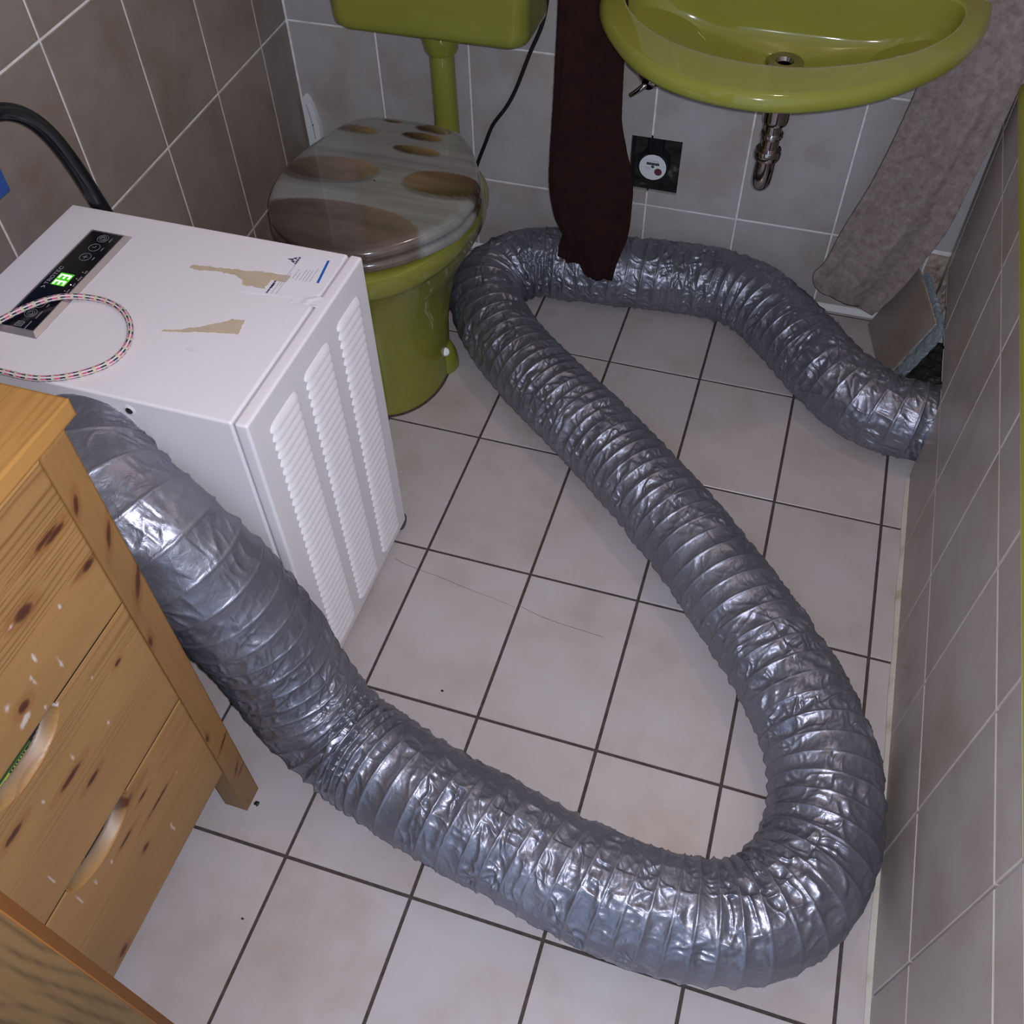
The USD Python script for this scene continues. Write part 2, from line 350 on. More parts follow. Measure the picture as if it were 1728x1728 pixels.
for lo, hi in rows:
    for i in range(len(ay) - 1):
        y1, y0 = ay[i] - g, ay[i + 1] + g
        p = Polygon([(y1, lo(y1) + g), (y0, lo(y0) + g), (y0, hi(y0) - g), (y1, hi(y1) - g)])
        if p.intersects(hole2):
            d = p.difference(hole2)
            for pp in getattr(d, 'geoms', [d]):
                if pp.area > 4e-5: obj('wall_tile', extr_yz(pp, XR, 0.010), MAT['apron_tile_glaze'], apron, smooth=False)
            continue
        X0 = XR + 0.009
        q = [(X0, y0, lo(y0) + g), (X0, y1, lo(y1) + g), (X0, y1, hi(y1) - g), (X0, y0, hi(y0) - g)]
        obj('wall_tile', tile_frustum(q, np.array([-1.0, 0, 0]), 0.009), MAT['apron_tile_glaze'], apron, smooth=False)
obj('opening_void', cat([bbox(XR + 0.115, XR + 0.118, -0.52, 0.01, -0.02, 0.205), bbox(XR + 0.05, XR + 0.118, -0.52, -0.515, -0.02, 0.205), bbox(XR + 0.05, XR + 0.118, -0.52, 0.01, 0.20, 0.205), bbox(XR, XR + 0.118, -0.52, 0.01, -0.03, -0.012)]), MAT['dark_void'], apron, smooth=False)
# dark heap added to stand in for shade in the mouth of the opening
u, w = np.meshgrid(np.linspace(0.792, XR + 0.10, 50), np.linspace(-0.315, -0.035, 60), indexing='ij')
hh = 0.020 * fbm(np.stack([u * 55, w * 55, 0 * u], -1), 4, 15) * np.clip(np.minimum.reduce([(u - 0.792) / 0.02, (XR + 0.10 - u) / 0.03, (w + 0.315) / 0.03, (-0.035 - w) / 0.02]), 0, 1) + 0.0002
obj('rubble_heap', grid(np.stack([u, w, hh], -1)), MAT['rubble_and_shade'], apron)
# torn mortar edges of the opening
pts = np.array(hole2.exterior.coords)[1:-2]
ed = tube(np.c_[np.full(len(pts), XR + 0.018), pts], 0.008, n=9, res=160)
ed.vertices += (fbm(ed.vertices * 90, 3, 5)[:, None] - 0.5) * 0.012
obj('broken_edge', ed, MAT['mortar'], apron, smooth=False)

# caulk joints along the floor
trim1 = thing('trim_1', 'yellowed caulk strip between floor and bath apron', kind='structure')
cy = np.linspace(-2.4, -0.47, 60)
prof = [(-0.0075, 0.0), (-0.007, 0.002), (-0.003, 0.005), (0.0, 0.0065), (0.004, 0.004), (0.004, -0.002), (-0.0075, -0.002)]
P = np.array([[(XR + a * (1 + 0.12 * math.sin(y * 31)), y, b) for a, b in prof] for y in cy])
obj('caulk_strip', loft(list(P)), MAT['caulk'], trim1)
trim2 = thing('trim_2', 'white caulk strip along the floor under the back wall', kind='structure')
cx = np.linspace(-0.6, 0.835, 50)
P = np.array([[(x, YB - b2, a2) for a2, b2 in ((0.0, 0.011), (0.004, 0.010), (0.008, 0.005), (0.011, 0.0), (0.0, -0.003))] for x in cx])
obj('caulk_strip', loft(list(P)), MAT['white_caulk'], trim2)
# rest of the shell, out of frame
obj('ceiling', bbox(XL - 0.08, 1.7, -2.45, YB + 0.1, 2.38, 2.44), MAT['plaster'], smooth=False, kind='structure', label='white plaster ceiling over the bathroom')
obj('wall_outer', bbox(1.61, 1.69, -2.45, YB + 0.1, -0.03, 2.4), MAT['plaster'], smooth=False, kind='structure', label='plain plaster wall behind the bath')

# bathtub behind the apron: olive rim along the right edge of the picture
tub = thing('bathtub', 'olive green bathtub with its rim over the tiled apron', 'bathtub')
def rrect(x0, x1, y0, y1, r, zf, n=12):
    out = []
    for cx_, cy_, a0 in ((x1 - r, y1 - r, 0), (x0 + r, y1 - r, 90), (x0 + r, y0 + r, 180), (x1 - r, y0 + r, 270)):
        for a in np.radians(np.linspace(a0, a0 + 90, n)): out.append((cx_ + r * math.cos(a), cy_ + r * math.sin(a)))
    o = np.array(out); return np.c_[o, zf(o[:, 1])]
TX0, TX1, TY0, TY1 = XR - 0.0015, 1.60, -1.80, -0.002
zt = lambda d: (lambda y: top_z(y) + d)
rings = [rrect(TX0 + 0.02, TX1, TY0, TY1, 0.03, zt(0.0045)), rrect(TX0 + 0.003, TX1, TY0, TY1, 0.03, zt(0.0045)), rrect(TX0, TX1, TY0, TY1, 0.03, zt(0.007)), rrect(TX0 + 0.004, TX1 - 0.004, TY0 + 0.004, TY1 - 0.004, 0.03, zt(0.012)),
         rrect(TX0 + 0.016, TX1 - 0.016, TY0 + 0.016, TY1 - 0.016, 0.03, zt(0.018)), rrect(TX0 + 0.06, TX1 - 0.06, TY0 + 0.09, TY1 - 0.06, 0.10, zt(0.015)),
         rrect(TX0 + 0.075, TX1 - 0.075, TY0 + 0.11, TY1 - 0.075, 0.11, zt(0.0)), rrect(TX0 + 0.15, TX1 - 0.12, TY0 + 0.25, TY1 - 0.12, 0.12, zt(-0.28)), rrect(TX0 + 0.19, TX1 - 0.16, TY0 + 0.32, TY1 - 0.16, 0.12, zt(-0.33))]
obj('basin', loft(rings, cap0=False), MAT['olive_ceramic'], tub)

# ---------------------------------------------------------------- ceiling lamp (above the frame)
lampt = thing('ceiling_lamp', 'bare bulb ceiling lamp on a short flex above the room', 'lamp')
obj('ceiling_rose', lathe([(0.0, 2.35), (0.045, 2.35), (0.05, 2.37), (0.05, 2.379), (0.0, 2.379)], 24, at=(LAMP_POS[0], LAMP_POS[1], 0)), MAT['white_plastic'], lampt)
obj('flex', tube([(LAMP_POS[0], LAMP_POS[1], 2.26), (LAMP_POS[0], LAMP_POS[1], 2.36)], 0.004, res=4), MAT['black_plastic'], lampt)
obj('socket', lathe([(0.0, 2.27), (0.018, 2.265), (0.02, 2.225), (0.0, 2.225)], 20, at=(LAMP_POS[0], LAMP_POS[1], 0)), MAT['black_plastic'], lampt)

# ---------------------------------------------------------------- dehumidifier
dh = thing('dehumidifier', 'white metal box dehumidifier with louvred side and black control panel', 'dehumidifier')
DX0, DX1, DY0, DY1, DZ0, DZ1 = -0.533, -0.057, -1.211, -0.861, 0.022, 0.613
obj('housing', bbox(DX0, -0.0785, DY0, DY1, DZ0, DZ1, 0.004, 3), MAT['white_metal'], dh)
obj('seam_strip', bbox(-0.0795, -0.0745, DY0 + 0.0035, DY1 - 0.0035, DZ0 + 0.003, DZ1 - 0.0035), MAT['ink_grey'], dh, smooth=False)
pan = sub('louver_panel', dh)
obj('panel_sheet', bbox(-0.0755, DX1, DY0, DY1, DZ0, DZ1, 0.004, 3), MAT['white_metal'], pan)
def louver(y0, y1, z, h=0.0072, pr=0.0068):
    nu, nt = 13, 7
    U = np.sin(np.linspace(-np.pi / 2, np.pi / 2, nu)); T_ = np.linspace(0, 1, nt)
    P = np.zeros((nu, nt + 1, 3))
    for a, uu in enumerate(U):
        e = max(1 - abs(uu) ** 7, 0) ** 0.5
        for b, t in enumerate(T_):
            P[a, b] = (DX1 - 0.0004 + pr * e * math.sin(t * np.pi / 2) ** 0.9, (y0 + y1) / 2 + uu * (y1 - y0) / 2, z + h * e * (1 - 2 * t) + (1 - e) * (-h * 0.4))
        P[a, nt] = (DX1 - 0.0006, P[a, nt - 1, 1], P[a, nt - 1, 2] + 0.0012)
    m = grid(P); m.fix_normals()
    if m.face_normals[len(m.faces) // 2 - 4][0] < 0: m.invert()
    return m
for (y0, y1) in ((-1.172, -1.096), (-1.073, -0.996), (-0.968, -0.893)):
    for k in range(33):
        obj('louver', louver(y0, y1, 0.5665 - 0.01585 * k), MAT['white_metal'], pan, smooth=60)
for (x, y) in ((DX0 + 0.04, DY0 + 0.04), (DX1 - 0.035, DY0 + 0.04)):
    obj('foot', lathe([(0.0, 0.0), (0.016, 0.0), (0.017, 0.004), (0.014, DZ0 + 0.002), (0.0, DZ0 + 0.002)], 16, at=(x, y, 0)), MAT['black_plastic'], dh)
for (x, y) in ((DX0 + 0.05, DY1 - 0.004), (DX1 - 0.014, DY1 - 0.004)):
    obj('castor', lathe([(0.0, -0.011), (0.014, -0.011), (0.0165, -0.008), (0.0165, 0.008), (0.014, 0.011), (0.0, 0.011)], 20, axis=(1, 0, 0), at=(x, y, 0.0168)), MAT['black_plastic'], dh)
scr = lathe([(0.0085, 0.0), (0.0085, 0.0008), (0.0055, 0.0016), (0.005, 0.0006), (0.0, 0.0006)], 20, axis=(0, -1, 0), at=(-0.224, DY0 - 0.0002, 0.5945))
obj('screw_washer', scr, MAT['white_metal'], dh)
obj('screw', lathe([(0.0048, 0.0), (0.0046, 0.0022), (0.003, 0.0032), (0.0, 0.0034)], 14, axis=(0, -1, 0), at=(-0.224, DY0 - 0.0002, 0.5945)), MAT['black_plastic'], dh)
# transport handle: black bent tube at the wall side
hp = [(-0.455, -0.845, 0.42), (-0.478, -0.845, 0.53), (-0.5005, -0.845, 0.615), (-0.509, -0.846, 0.651), (-0.522, -0.848, 0.694), (-0.541, -0.854, 0.734), (-0.556, -0.868, 0.756), (-0.568, -0.892, 0.768), (-0.570, -0.93, 0.7705), (-0.570, -1.0, 0.7705)]
hp2 = [(x, -2.072 - y, z) for x, y, z in hp[::-1]]
obj('handle', tube(hp + hp2[1:] if False else hp + [(-0.570, -1.036, 0.7705)] + hp2, 0.0125, n=18, res=160), MAT['black_gloss'], dh)

# control panel
cp = sub('control_panel', dh)
CX0, CX1, CY0, CY1, CZ = -0.465, -0.3975, -1.145, -0.912, 0.613
def ring4(d, z): return np.array([(CX0 + d, CY0 + d, z), (CX1 - d, CY0 + d, z), (CX1 - d, CY1 - d, z), (CX0 + d, CY1 - d, z)])
fr = grid(np.array([ring4(0, CZ - 0.001), ring4(0, CZ + 0.001), ring4(0.0065, CZ + 0.0062), ring4(0.008, CZ + 0.0062), ring4(0.0082, CZ + 0.0045)]), wrap_v=True); fr.fix_normals()
obj('bezel', fr, MAT['silver_frame'], cp, smooth=False)
PZ = CZ + 0.0054
obj('glass_plate', bbox(CX0 + 0.007, CX1 - 0.0075, CY0 + 0.0075, CY1 - 0.0075, CZ, PZ, 0.0004), MAT['black_gloss'], cp, smooth=False)
def text_on_top(s, h, x_base, y0, z, bold=False, depth=0.0003, width=None):
    m = meshkit.text_mesh(s, h, depth, bold)
    if width: m.vertices[:, 0] *= width / m.extents[0]
    v = m.vertices.copy(); m.vertices = np.c_[x_base - v[:, 1], y0 + v[:, 0], z + v[:, 2]]; return m     # reads along +y, tops towards -x
obj('lettering', text_on_top('TROTEC', 0.0058, -0.4464, -1.0475, PZ, width=0.041), MAT['panel_print'], cp, smooth=False)
chev = cat([tube([(-0.4515, -1.0545, PZ), (-0.4480, -1.0500, PZ)], 0.0005, 4, res=3), tube([(-0.4480, -1.0500, PZ), (-0.4462, -1.0545, PZ)], 0.0005, 4, res=3)])
obj('emblem', chev, MAT['panel_print'], cp, smooth=False)
# display with two lit digits
obj('display', bbox(-0.4425, -0.4210, -1.0450, -1.0185, PZ, PZ + 0.0003), MAT['display_green'], cp, smooth=False)
def digit3(y0):
    z0, z1 = PZ + 0.0003, PZ + 0.0006; w, L_, x0, x1, xm = 0.0025, 0.0086, -0.4405, -0.4232, -0.43185
    return cat([bbox(x0, x0 + w, y0, y0 + L_, z0, z1), bbox(xm - w / 2, xm + w / 2, y0, y0 + L_, z0, z1), bbox(x1 - w, x1, y0, y0 + L_, z0, z1), bbox(x0, x1, y0 + L_ - w, y0 + L_, z0, z1)])
obj('digit', digit3(-1.0435), MAT['display_digit'], cp, smooth=False)
obj('digit', digit3(-1.0302), MAT['display_digit'], cp, smooth=False)
def circ(x, y, r, w=0.0005, z=None):
    a = np.linspace(0, 2 * np.pi, 29)[:-1]; z = PZ if z is None else z
    return loft([np.c_[x + (r - w) * np.cos(a), y + (r - w) * np.sin(a), 0 * a + z], np.c_[x + (r - w) * np.cos(a), y + (r - w) * np.sin(a), 0 * a + z + 0.0003], np.c_[x + r * np.cos(a), y + r * np.sin(a), 0 * a + z + 0.0003], np.c_[x + r * np.cos(a), y + r * np.sin(a), 0 * a + z]], False, False)
def bar(x, y, lx, ly): return bbox(x - lx / 2, x + lx / 2, y - ly / 2, y + ly / 2, PZ, PZ + 0.0003)
def word(x, y, n, h=0.0016):     # a tiny printed caption, a run of letter strokes
    r_ = random.Random(int(abs(x * 1e5 + y * 1e4))); out = []
    for k in range(n):
        out.append(bar(x, y + (k - n / 2) * 0.0017, h * r_.choice((0.7, 1, 1)), 0.0010))
    return cat(out)
for (y, sym, n) in ((-0.9330, 'fan', 6), (-0.9550, 'clock', 5), (-0.9780, 'plus', 4), (-1.0860, 'minus', 4), (-1.1060, 'drop', 9)):
    x = -0.4310
    parts = [circ(x, y, 0.0085), word(x + 0.0135, y, n)]
    if sym == 'plus': parts += [bar(x, y, 0.0006, 0.008), bar(x, y, 0.008, 0.0006)]
    if sym == 'minus': parts += [bar(x, y, 0.0006, 0.008)]
    if sym == 'clock': parts += [bar(x - 0.001, y, 0.005, 0.0006), bar(x + 0.001, y + 0.002, 0.0006, 0.004)]
    if sym in ('fan', 'drop'): parts += [circ(x, y, 0.0055), circ(x, y, 0.003)]
    obj('touch_key', cat(parts), MAT['panel_print'], cp, smooth=False)
obj('tank_symbol', cat([bar(-0.437, -1.129, 0.0006, 0.009), bar(-0.427, -1.129, 0.0006, 0.009), bar(-0.432, -1.1335, 0.010, 0.0006), bar(-0.432, -1.1245, 0.010, 0.0006)] + [bar(-0.432, -1.129 + d, 0.007, 0.0005) for d in (-0.002, 0, 0.002)] + [word(-0.4195, -1.128, 10)]), MAT['panel_print'], cp, smooth=False)
for (y, lit, n) in ((-1.0530, False, 4), (-1.0390, True, 4), (-1.0250, False, 6), (-1.0100, False, 4)):
    obj('indicator_lamp', lathe([(0.0, PZ), (0.0011, PZ), (0.0010, PZ + 0.0004), (0.0, PZ + 0.0005)], 12, at=(-0.4140, y, 0)), MAT['led_lit' if lit else 'panel_print'], cp)
    obj('caption', word(-0.4095, y + 0.002, n, 0.0022), MAT['panel_print'], cp, smooth=False)

# torn tape residue and the address sticker on the lid
def flat_poly(pts, z0, z1):
    m = trimesh.creation.extrude_polygon(Polygon(pts).buffer(0), z1 - z0, engine='earcut'); m.apply_translation((0, 0, z0)); return m
def ragged(pts, amp=0.0007, step=0.004, seed=1):
    r_ = random.Random(seed); out = []
    for a, b in zip(pts, pts[1:] + pts[:1]):
        d = math.dist(a, b); n = max(1, int(d / step))
        for k in range(n):
            t = k / n; out.append((a[0] + (b[0] - a[0]) * t + r_.gauss(0, amp), a[1] + (b[1] - a[1]) * t + r_.gauss(0, amp)))
    return out
t1 = [(-0.281, -0.946), (-0.25, -0.9425), (-0.2085, -0.938), (-0.165, -0.932), (-0.1345, -0.930), (-0.1345, -0.9445), (-0.157, -0.9455), (-0.158, -0.9665), (-0.192, -0.967), (-0.196, -0.957), (-0.207, -0.951), (-0.232, -0.949), (-0.263, -0.954), (-0.2805, -0.953)]
t2 = [(-0.247, -1.0815), (-0.225, -1.075), (-0.200, -1.061), (-0.174, -1.042), (-0.170, -1.036), (-0.152, -1.034), (-0.150, -1.045), (-0.147, -1.062), (-0.190, -1.070), (-0.228, -1.0805), (-0.246, -1.0855)]
for k, t in enumerate((t1, t2)):
    obj('tape_residue', flat_poly(ragged(t, seed=k), DZ1, DZ1 + 0.0004), MAT['tape_residue'], dh, smooth=False, label='torn beige strip of old parcel tape')
st = sub('sticker', dh)
S0 = DZ1
obj('sticker_paper', flat_poly([(-0.166, -0.8905), (-0.080, -0.8785), (-0.0795, -0.955), (-0.098, -0.972), (-0.185, -0.981), (-0.170, -0.950), (-0.134, -0.946), (-0.134, -0.930), (-0.163, -0.930)], S0, S0 + 0.0003), MAT['sticker_white'], st, smooth=False)
S1 = S0 + 0.0003
obj('blue_bar', flat_poly([(-0.1005, -0.8845), (-0.0970, -0.8838), (-0.0905, -0.9345), (-0.0940, -0.9350)], S1, S1 + 0.0002), MAT['ink_blue'], st, smooth=False)
def inkbars(rows, hgt=0.0012):
    out = []
    for (x, y0, y1) in rows:
        y = y0; r_ = random.Random(int(x * -1e5))
        while y < y1:
            w_ = r_.uniform(0.0015, 0.005); out.append(bbox(x, x + hgt, y, min(y + w_, y1), S1, S1 + 0.0002)); y += w_ + 0.0008
    return cat(out)
obj('small_print', inkbars([(-0.1405, -0.955, -0.905), (-0.1440, -0.973, -0.930), (-0.1375, -0.972, -0.925), (-0.1305, -0.935, -0.914), (-0.1255, -0.937, -0.920), (-0.1195, -0.936, -0.912), (-0.1150, -0.937, -0.911), (-0.1105, -0.937, -0.911), (-0.1050, -0.935, -0.905)]), MAT['ink_grey'], st, smooth=False)
obj('bold_name', inkbars([(-0.1515, -0.974, -0.946), (-0.1505, -0.962, -0.951)], 0.0024), MAT['ink_dark'], st, smooth=False)
lg = [inkbars([(-0.1425, -0.9045, -0.888)], 0.0032)]
for (x, y, h_) in ((-0.1465, -0.900, 0.005), (-0.1515, -0.896, 0.009), (-0.1465, -0.892, 0.005)):
    lg.append(flat_poly([(x + h_ * 0.5, y - 0.0028), (x - h_ * 0.6, y), (x + h_ * 0.5, y + 0.0028)], S1, S1 + 0.0002))
obj('fir_emblem', cat(lg), MAT['ink_dark'], st, smooth=False)
# clear tape flap creased over the seam
u, w = np.meshgrid(np.linspace(-0.112, -0.066, 26), np.linspace(-0.984, -0.962, 16), indexing='ij')
hz_ = DZ1 + 0.0006 + 0.003 * np.clip(fbm(np.stack([u * 90, w * 170, 0 * u], -1), 3, 8) - 0.45, 0, 1)
obj('tape_flap', grid(np.stack([u, w, hz_], -1)), MAT['sticker_white'], dh)
# scuffs on the lid
for (x0, y0, x1, y1) in ((-0.276, -1.047, -0.262, -1.033), (-0.262, -1.088, -0.245, -1.064), (-0.27, -1.081, -0.262, -1.076), (-0.198, -1.106, -0.184, -1.105), (-0.198, -1.108, -0.186, -1.1085)):
    obj('scratch', tube([(x0, y0, DZ1), ((x0 + x1) / 2 + 0.0005, (y0 + y1) / 2, DZ1), (x1, y1, DZ1)], 0.0003, 4, res=6), MAT['ink_grey'], dh, smooth=False)

# ---------------------------------------------------------------- braided cord loop lying on the dehumidifier
cp_ = np.array([(-0.475, -1.262, 0.50), (-0.478, -1.225, 0.585), (-0.474, -1.190, 0.6215), (-0.463, -1.158, 0.6235), (-0.455, -1.139, 0.625), (-0.435, -1.102, 0.6245), (-0.409, -1.072, 0.6235), (-0.374, -1.055, 0.6175), (-0.336, -1.057, 0.6165), (-0.303, -1.076, 0.6165), (-0.281, -1.104, 0.6165), (-0.272, -1.135, 0.6165), (-0.276, -1.161, 0.6165), (-0.292, -1.182, 0.6165), (-0.32, -1.202, 0.6165), (-0.354, -1.2135, 0.6165), (-0.398, -1.214, 0.6165), (-0.43, -1.216, 0.612), (-0.455, -1.225, 0.575), (-0.46, -1.248, 0.50)])
tck, _ = splprep(cp_.T, s=1e-6); C_ = np.array(splev(np.linspace(0, 1, 900), tck)).T
T, N, B = frames(C_); nr = 24; a = np.arange(nr) * 2 * np.pi / nr
sl = np.r_[0, np.cumsum(np.linalg.norm(np.diff(C_, axis=0), axis=1))]
A_, S_ = np.meshgrid(a, sl)
rr = 0.0041 + 0.0002 * np.sin(A_ * 6 + S_ * 900)
Pc = C_[:, None] + rr[..., None] * (np.cos(A_)[..., None] * N[:, None] + np.sin(A_)[..., None] * B[:, None])
per = 0.0165; ph = (S_ / per) % 1.0
strand = np.floor(A_ / (2 * np.pi) * 12).astype(int)
colr = np.empty(A_.shape + (3,)); colr[:] = (0.56, 0.50, 0.36)
colr[(ph > 0.22) & (strand % 2 == 1)] = (0.62, 0.60, 0.58)
colr[(ph > 0.60) & (strand % 2 == 0)] = (0.52, 0.09, 0.18)
colr[(ph > 0.22) & (ph <= 0.60) & (strand % 2 == 0)] = (0.02, 0.018, 0.035)
cordm = grid(Pc, wrap_v=True); cordm.fix_normals()
cd = obj('braided_cord', cordm, MAT['braid'], col=colr.reshape(-1, 3))
tag(cd, 'pink, black and cream braided cord looped on the dehumidifier lid', 'cord')

# ---------------------------------------------------------------- pine chest of drawers
def knots_color(U, V, seed, base=(0.335, 0.180, 0.062), knots=(), scuff=(), tone=1.0, lines=1.0):
    """pine: U along the grain, V across (metres)"""
    wv = fbm(np.stack([U * 3.0, V * 14, 0 * U + seed], -1), 3, seed)
    dU = np.zeros_like(U); dV = np.zeros_like(U)
    for (ku, kv, ra, rb, *an) in knots:
        d = np.hypot((U - ku) / (ra * 4), (V - kv) / (rb * 2.5)); dV += np.sign(V - kv) * -0.004 * np.exp(-d * d)
    Vv = V + dV + 0.010 * (wv - 0.5) * 2 + 0.0015 * fbm(np.stack([U * 12, V * 60, 0 * U], -1), 2, seed + 3)
    ring = (Vv * 120 + 9.0 * fbm(np.stack([V * 22, 0 * U, 0 * U + seed], -1), 3, seed + 1)) % 1.0
    late = np.exp(-((ring - 0.8) / 0.13) ** 2) * np.clip(fbm(np.stack([U * 2, V * 22, 0 * U], -1), 2, seed + 6) * 2.6 - 0.85, 0, 1) * lines
    fine = fbm(np.stack([U * 20, V * 700, 0 * U], -1), 2, seed + 2)
    c = np.array(base) * (0.82 + 0.36 * fbm(np.stack([U * 5, V * 16, 0 * U], -1), 4, seed + 4))[..., None]
    c = c * (0.92 + 0.16 * fine)[..., None]
    c = c * (1 - 0.34 * late[..., None] * np.array([0.85, 1.0, 1.1]))
    for (ku, kv, ra, rb, *an) in knots:
        n = 0.25 * (fbm(np.stack([U * 160, V * 160, 0 * U], -1), 3, seed + 9) - 0.5)
        q_ = math.radians(an[0]) if an else 0.0
        du, dv = (U - ku) * math.cos(q_) + (V - kv) * math.sin(q_), -(U - ku) * math.sin(q_) + (V - kv) * math.cos(q_)
        d = np.hypot(du / ra, dv / rb) + n * 1.6
        w = np.clip((1.25 - d) / 0.5, 0, 1)[..., None]
        core = np.array((0.085, 0.026, 0.010)) * (0.7 + 0.6 * np.clip(d, 0, 1))[..., None]
        c = c * (1 - w) + core * w
        halo = np.exp(-((d - 1.6) / 0.6) ** 2)[..., None] * 0.22; c = c * (1 - halo * np.array([0.5, 1, 1.3]))
    for (ku, kv, ra, rb) in scuff:
        d = np.hypot((U - ku) / ra, (V - kv) / rb) + 1.2 * (fbm(np.stack([U * 220, V * 220, 0 * U], -1), 3, seed + 12) - 0.5)
        w = np.clip((1.0 - d) / 0.6, 0, 1)[..., None] * 0.7; c = c * (1 - w) + np.array((0.66, 0.60, 0.56)) * w
    return np.clip(c * tone, 0, 1)

chest = thing('chest_of_drawers', 'golden pine chest of drawers with knots and half-moon finger pulls', 'chest of drawers')
FX, CYR, CYL, CZT = -0.088, -1.416, -1.872, 0.802
def board(x0, x1, y0, y1, z0, z1, step, grain, seed, ch=0.002, **kw):
    """a softly chamfered board, gridded finely enough to carry its printed grain; grain: axis index"""
    faces, cols = [], []
    ex = [x1 - x0, y1 - y0, z1 - z0]; o = np.array([x0, y0, z0]); V_, F_, C_ = [], [], []
    off = 0
    for ax in range(3):
        for side in (0, 1):
            u_, v_ = [k for k in range(3) if k != ax]
            nu, nv = max(2, int(ex[u_] / step) + 2), max(2, int(ex[v_] / step) + 2)
            Ug, Vg = np.meshgrid(np.linspace(0, ex[u_], nu), np.linspace(0, ex[v_], nv), indexing='ij')
            P = np.zeros(Ug.shape + (3,)); P[..., u_] = Ug; P[..., v_] = Vg; P[..., ax] = side * ex[ax]
            for k in (u_, v_):                              # pull the rim in for a chamfer
                P[..., ax] += 0
            edge = np.minimum.reduce([Ug, ex[u_] - Ug, Vg, ex[v_] - Vg]); dn = np.clip(1 - edge / ch, 0, 1) * ch * 0.35
            P[..., ax] += dn * (1 if side == 0 else -1)
            gu = P[..., grain]; gv_ax = v_ if u_ == grain else (u_ if v_ == grain else v_)
            gv = P[..., gv_ax] if grain in (u_, v_) else P[..., v_]
            if grain not in (u_, v_):   # end grain
                c = np.array(kw.get('base', (0.335, 0.180, 0.062))) * 0.85 * (0.9 + 0.2 * fbm(P * 90, 3, seed))[..., None]
                ring = np.exp(-((((P[..., u_] * 1.0 + P[..., v_] * 0.4) * 110 + fbm(P * 9, 2, seed) * 3) % 1.0 - 0.6) / 0.18) ** 2); c = c * (1 - 0.3 * ring[..., None])
            else:
                kk = kw if (ax == 0 and side == 1) else {k: v for k, v in kw.items() if k not in ('knots', 'scuff')}
                c = knots_color(gu + o[grain] * 0, gv + ax * 0.37, seed, **({**kk, 'knots': [(k_[0], k_[1] + ax * 0.37, *k_[2:]) for k_ in kk.get('knots', ())], 'scuff': [(a, b + ax * 0.37, r1_, r2_) for a, b, r1_, r2_ in kk.get('scuff', ())]}))
            g_ = grid(P + o)
            f_ = g_.faces if (g_.face_normals[len(g_.faces) // 2][ax] > 0) == (side == 1) else g_.faces[:, ::-1]
            V_.append(g_.vertices); F_.append(f_ + off); C_.append(c.reshape(-1, 3)); off += len(g_.vertices)
    return trimesh.Trimesh(np.vstack(V_), np.vstack(F_), process=False), np.vstack(C_)
def addboard(name, *a, cut=None, label=None, parent=chest, **kw):
    m, c = board(*a, **kw); obj(name, m, MAT['pine'], parent, smooth=False, col=c, label=label); return m, c
addboard('top', -0.56, -0.0885, CYL - 0.022, -1.3955, CZT, CZT + 0.021, 0.0024, 1, 11, base=(0.37, 0.185, 0.050), lines=0.9)
# posts: knots given along the height, from the foot
addboard('post', FX - 0.038, FX, -1.454, CYR, 0.0, CZT, 0.0022, 2, 21, base=(0.265, 0.135, 0.044), lines=0.35,
         knots=[(0.728, 0.008, 0.012, 0.0035, 25), (0.662, 0.024, 0.017, 0.0034, 30), (0.575, 0.028, 0.024, 0.0046, 32), (0.487, 0.002, 0.010, 0.004, 20), (0.24, 0.002, 0.008, 0.004, 20), (0.192, 0.022, 0.016, 0.0024, 62), (0.110, 0.020, 0.012, 0.0024, 48), (0.095, 0.027, 0.010, 0.002, 70)])
addboard('post', FX - 0.038, FX, CYL, CYL + 0.038, 0.0, CZT, 0.005, 2, 22, base=(0.30, 0.145, 0.042))
addboard('post', -0.55, -0.512, -1.454, CYR, 0.0, CZT, 0.005, 2, 23, base=(0.30, 0.145, 0.042))
addboard('post', -0.55, -0.512, CYL, CYL + 0.038, 0.0, CZT, 0.005, 2, 24, base=(0.30, 0.145, 0.042))
addboard('side_panel', -0.512, FX - 0.038, -1.440, -1.425, 0.13, CZT, 0.005, 2, 25, base=(0.30, 0.15, 0.05))
addboard('side_panel', -0.512, FX - 0.038, CYL + 0.012, CYL + 0.027, 0.13, CZT, 0.005, 2, 26, base=(0.30, 0.15, 0.05))
addboard('back_panel', -0.547, -0.540, CYL + 0.038, -1.454, 0.13, CZT, 0.006, 2, 27, base=(0.38, 0.20, 0.07))
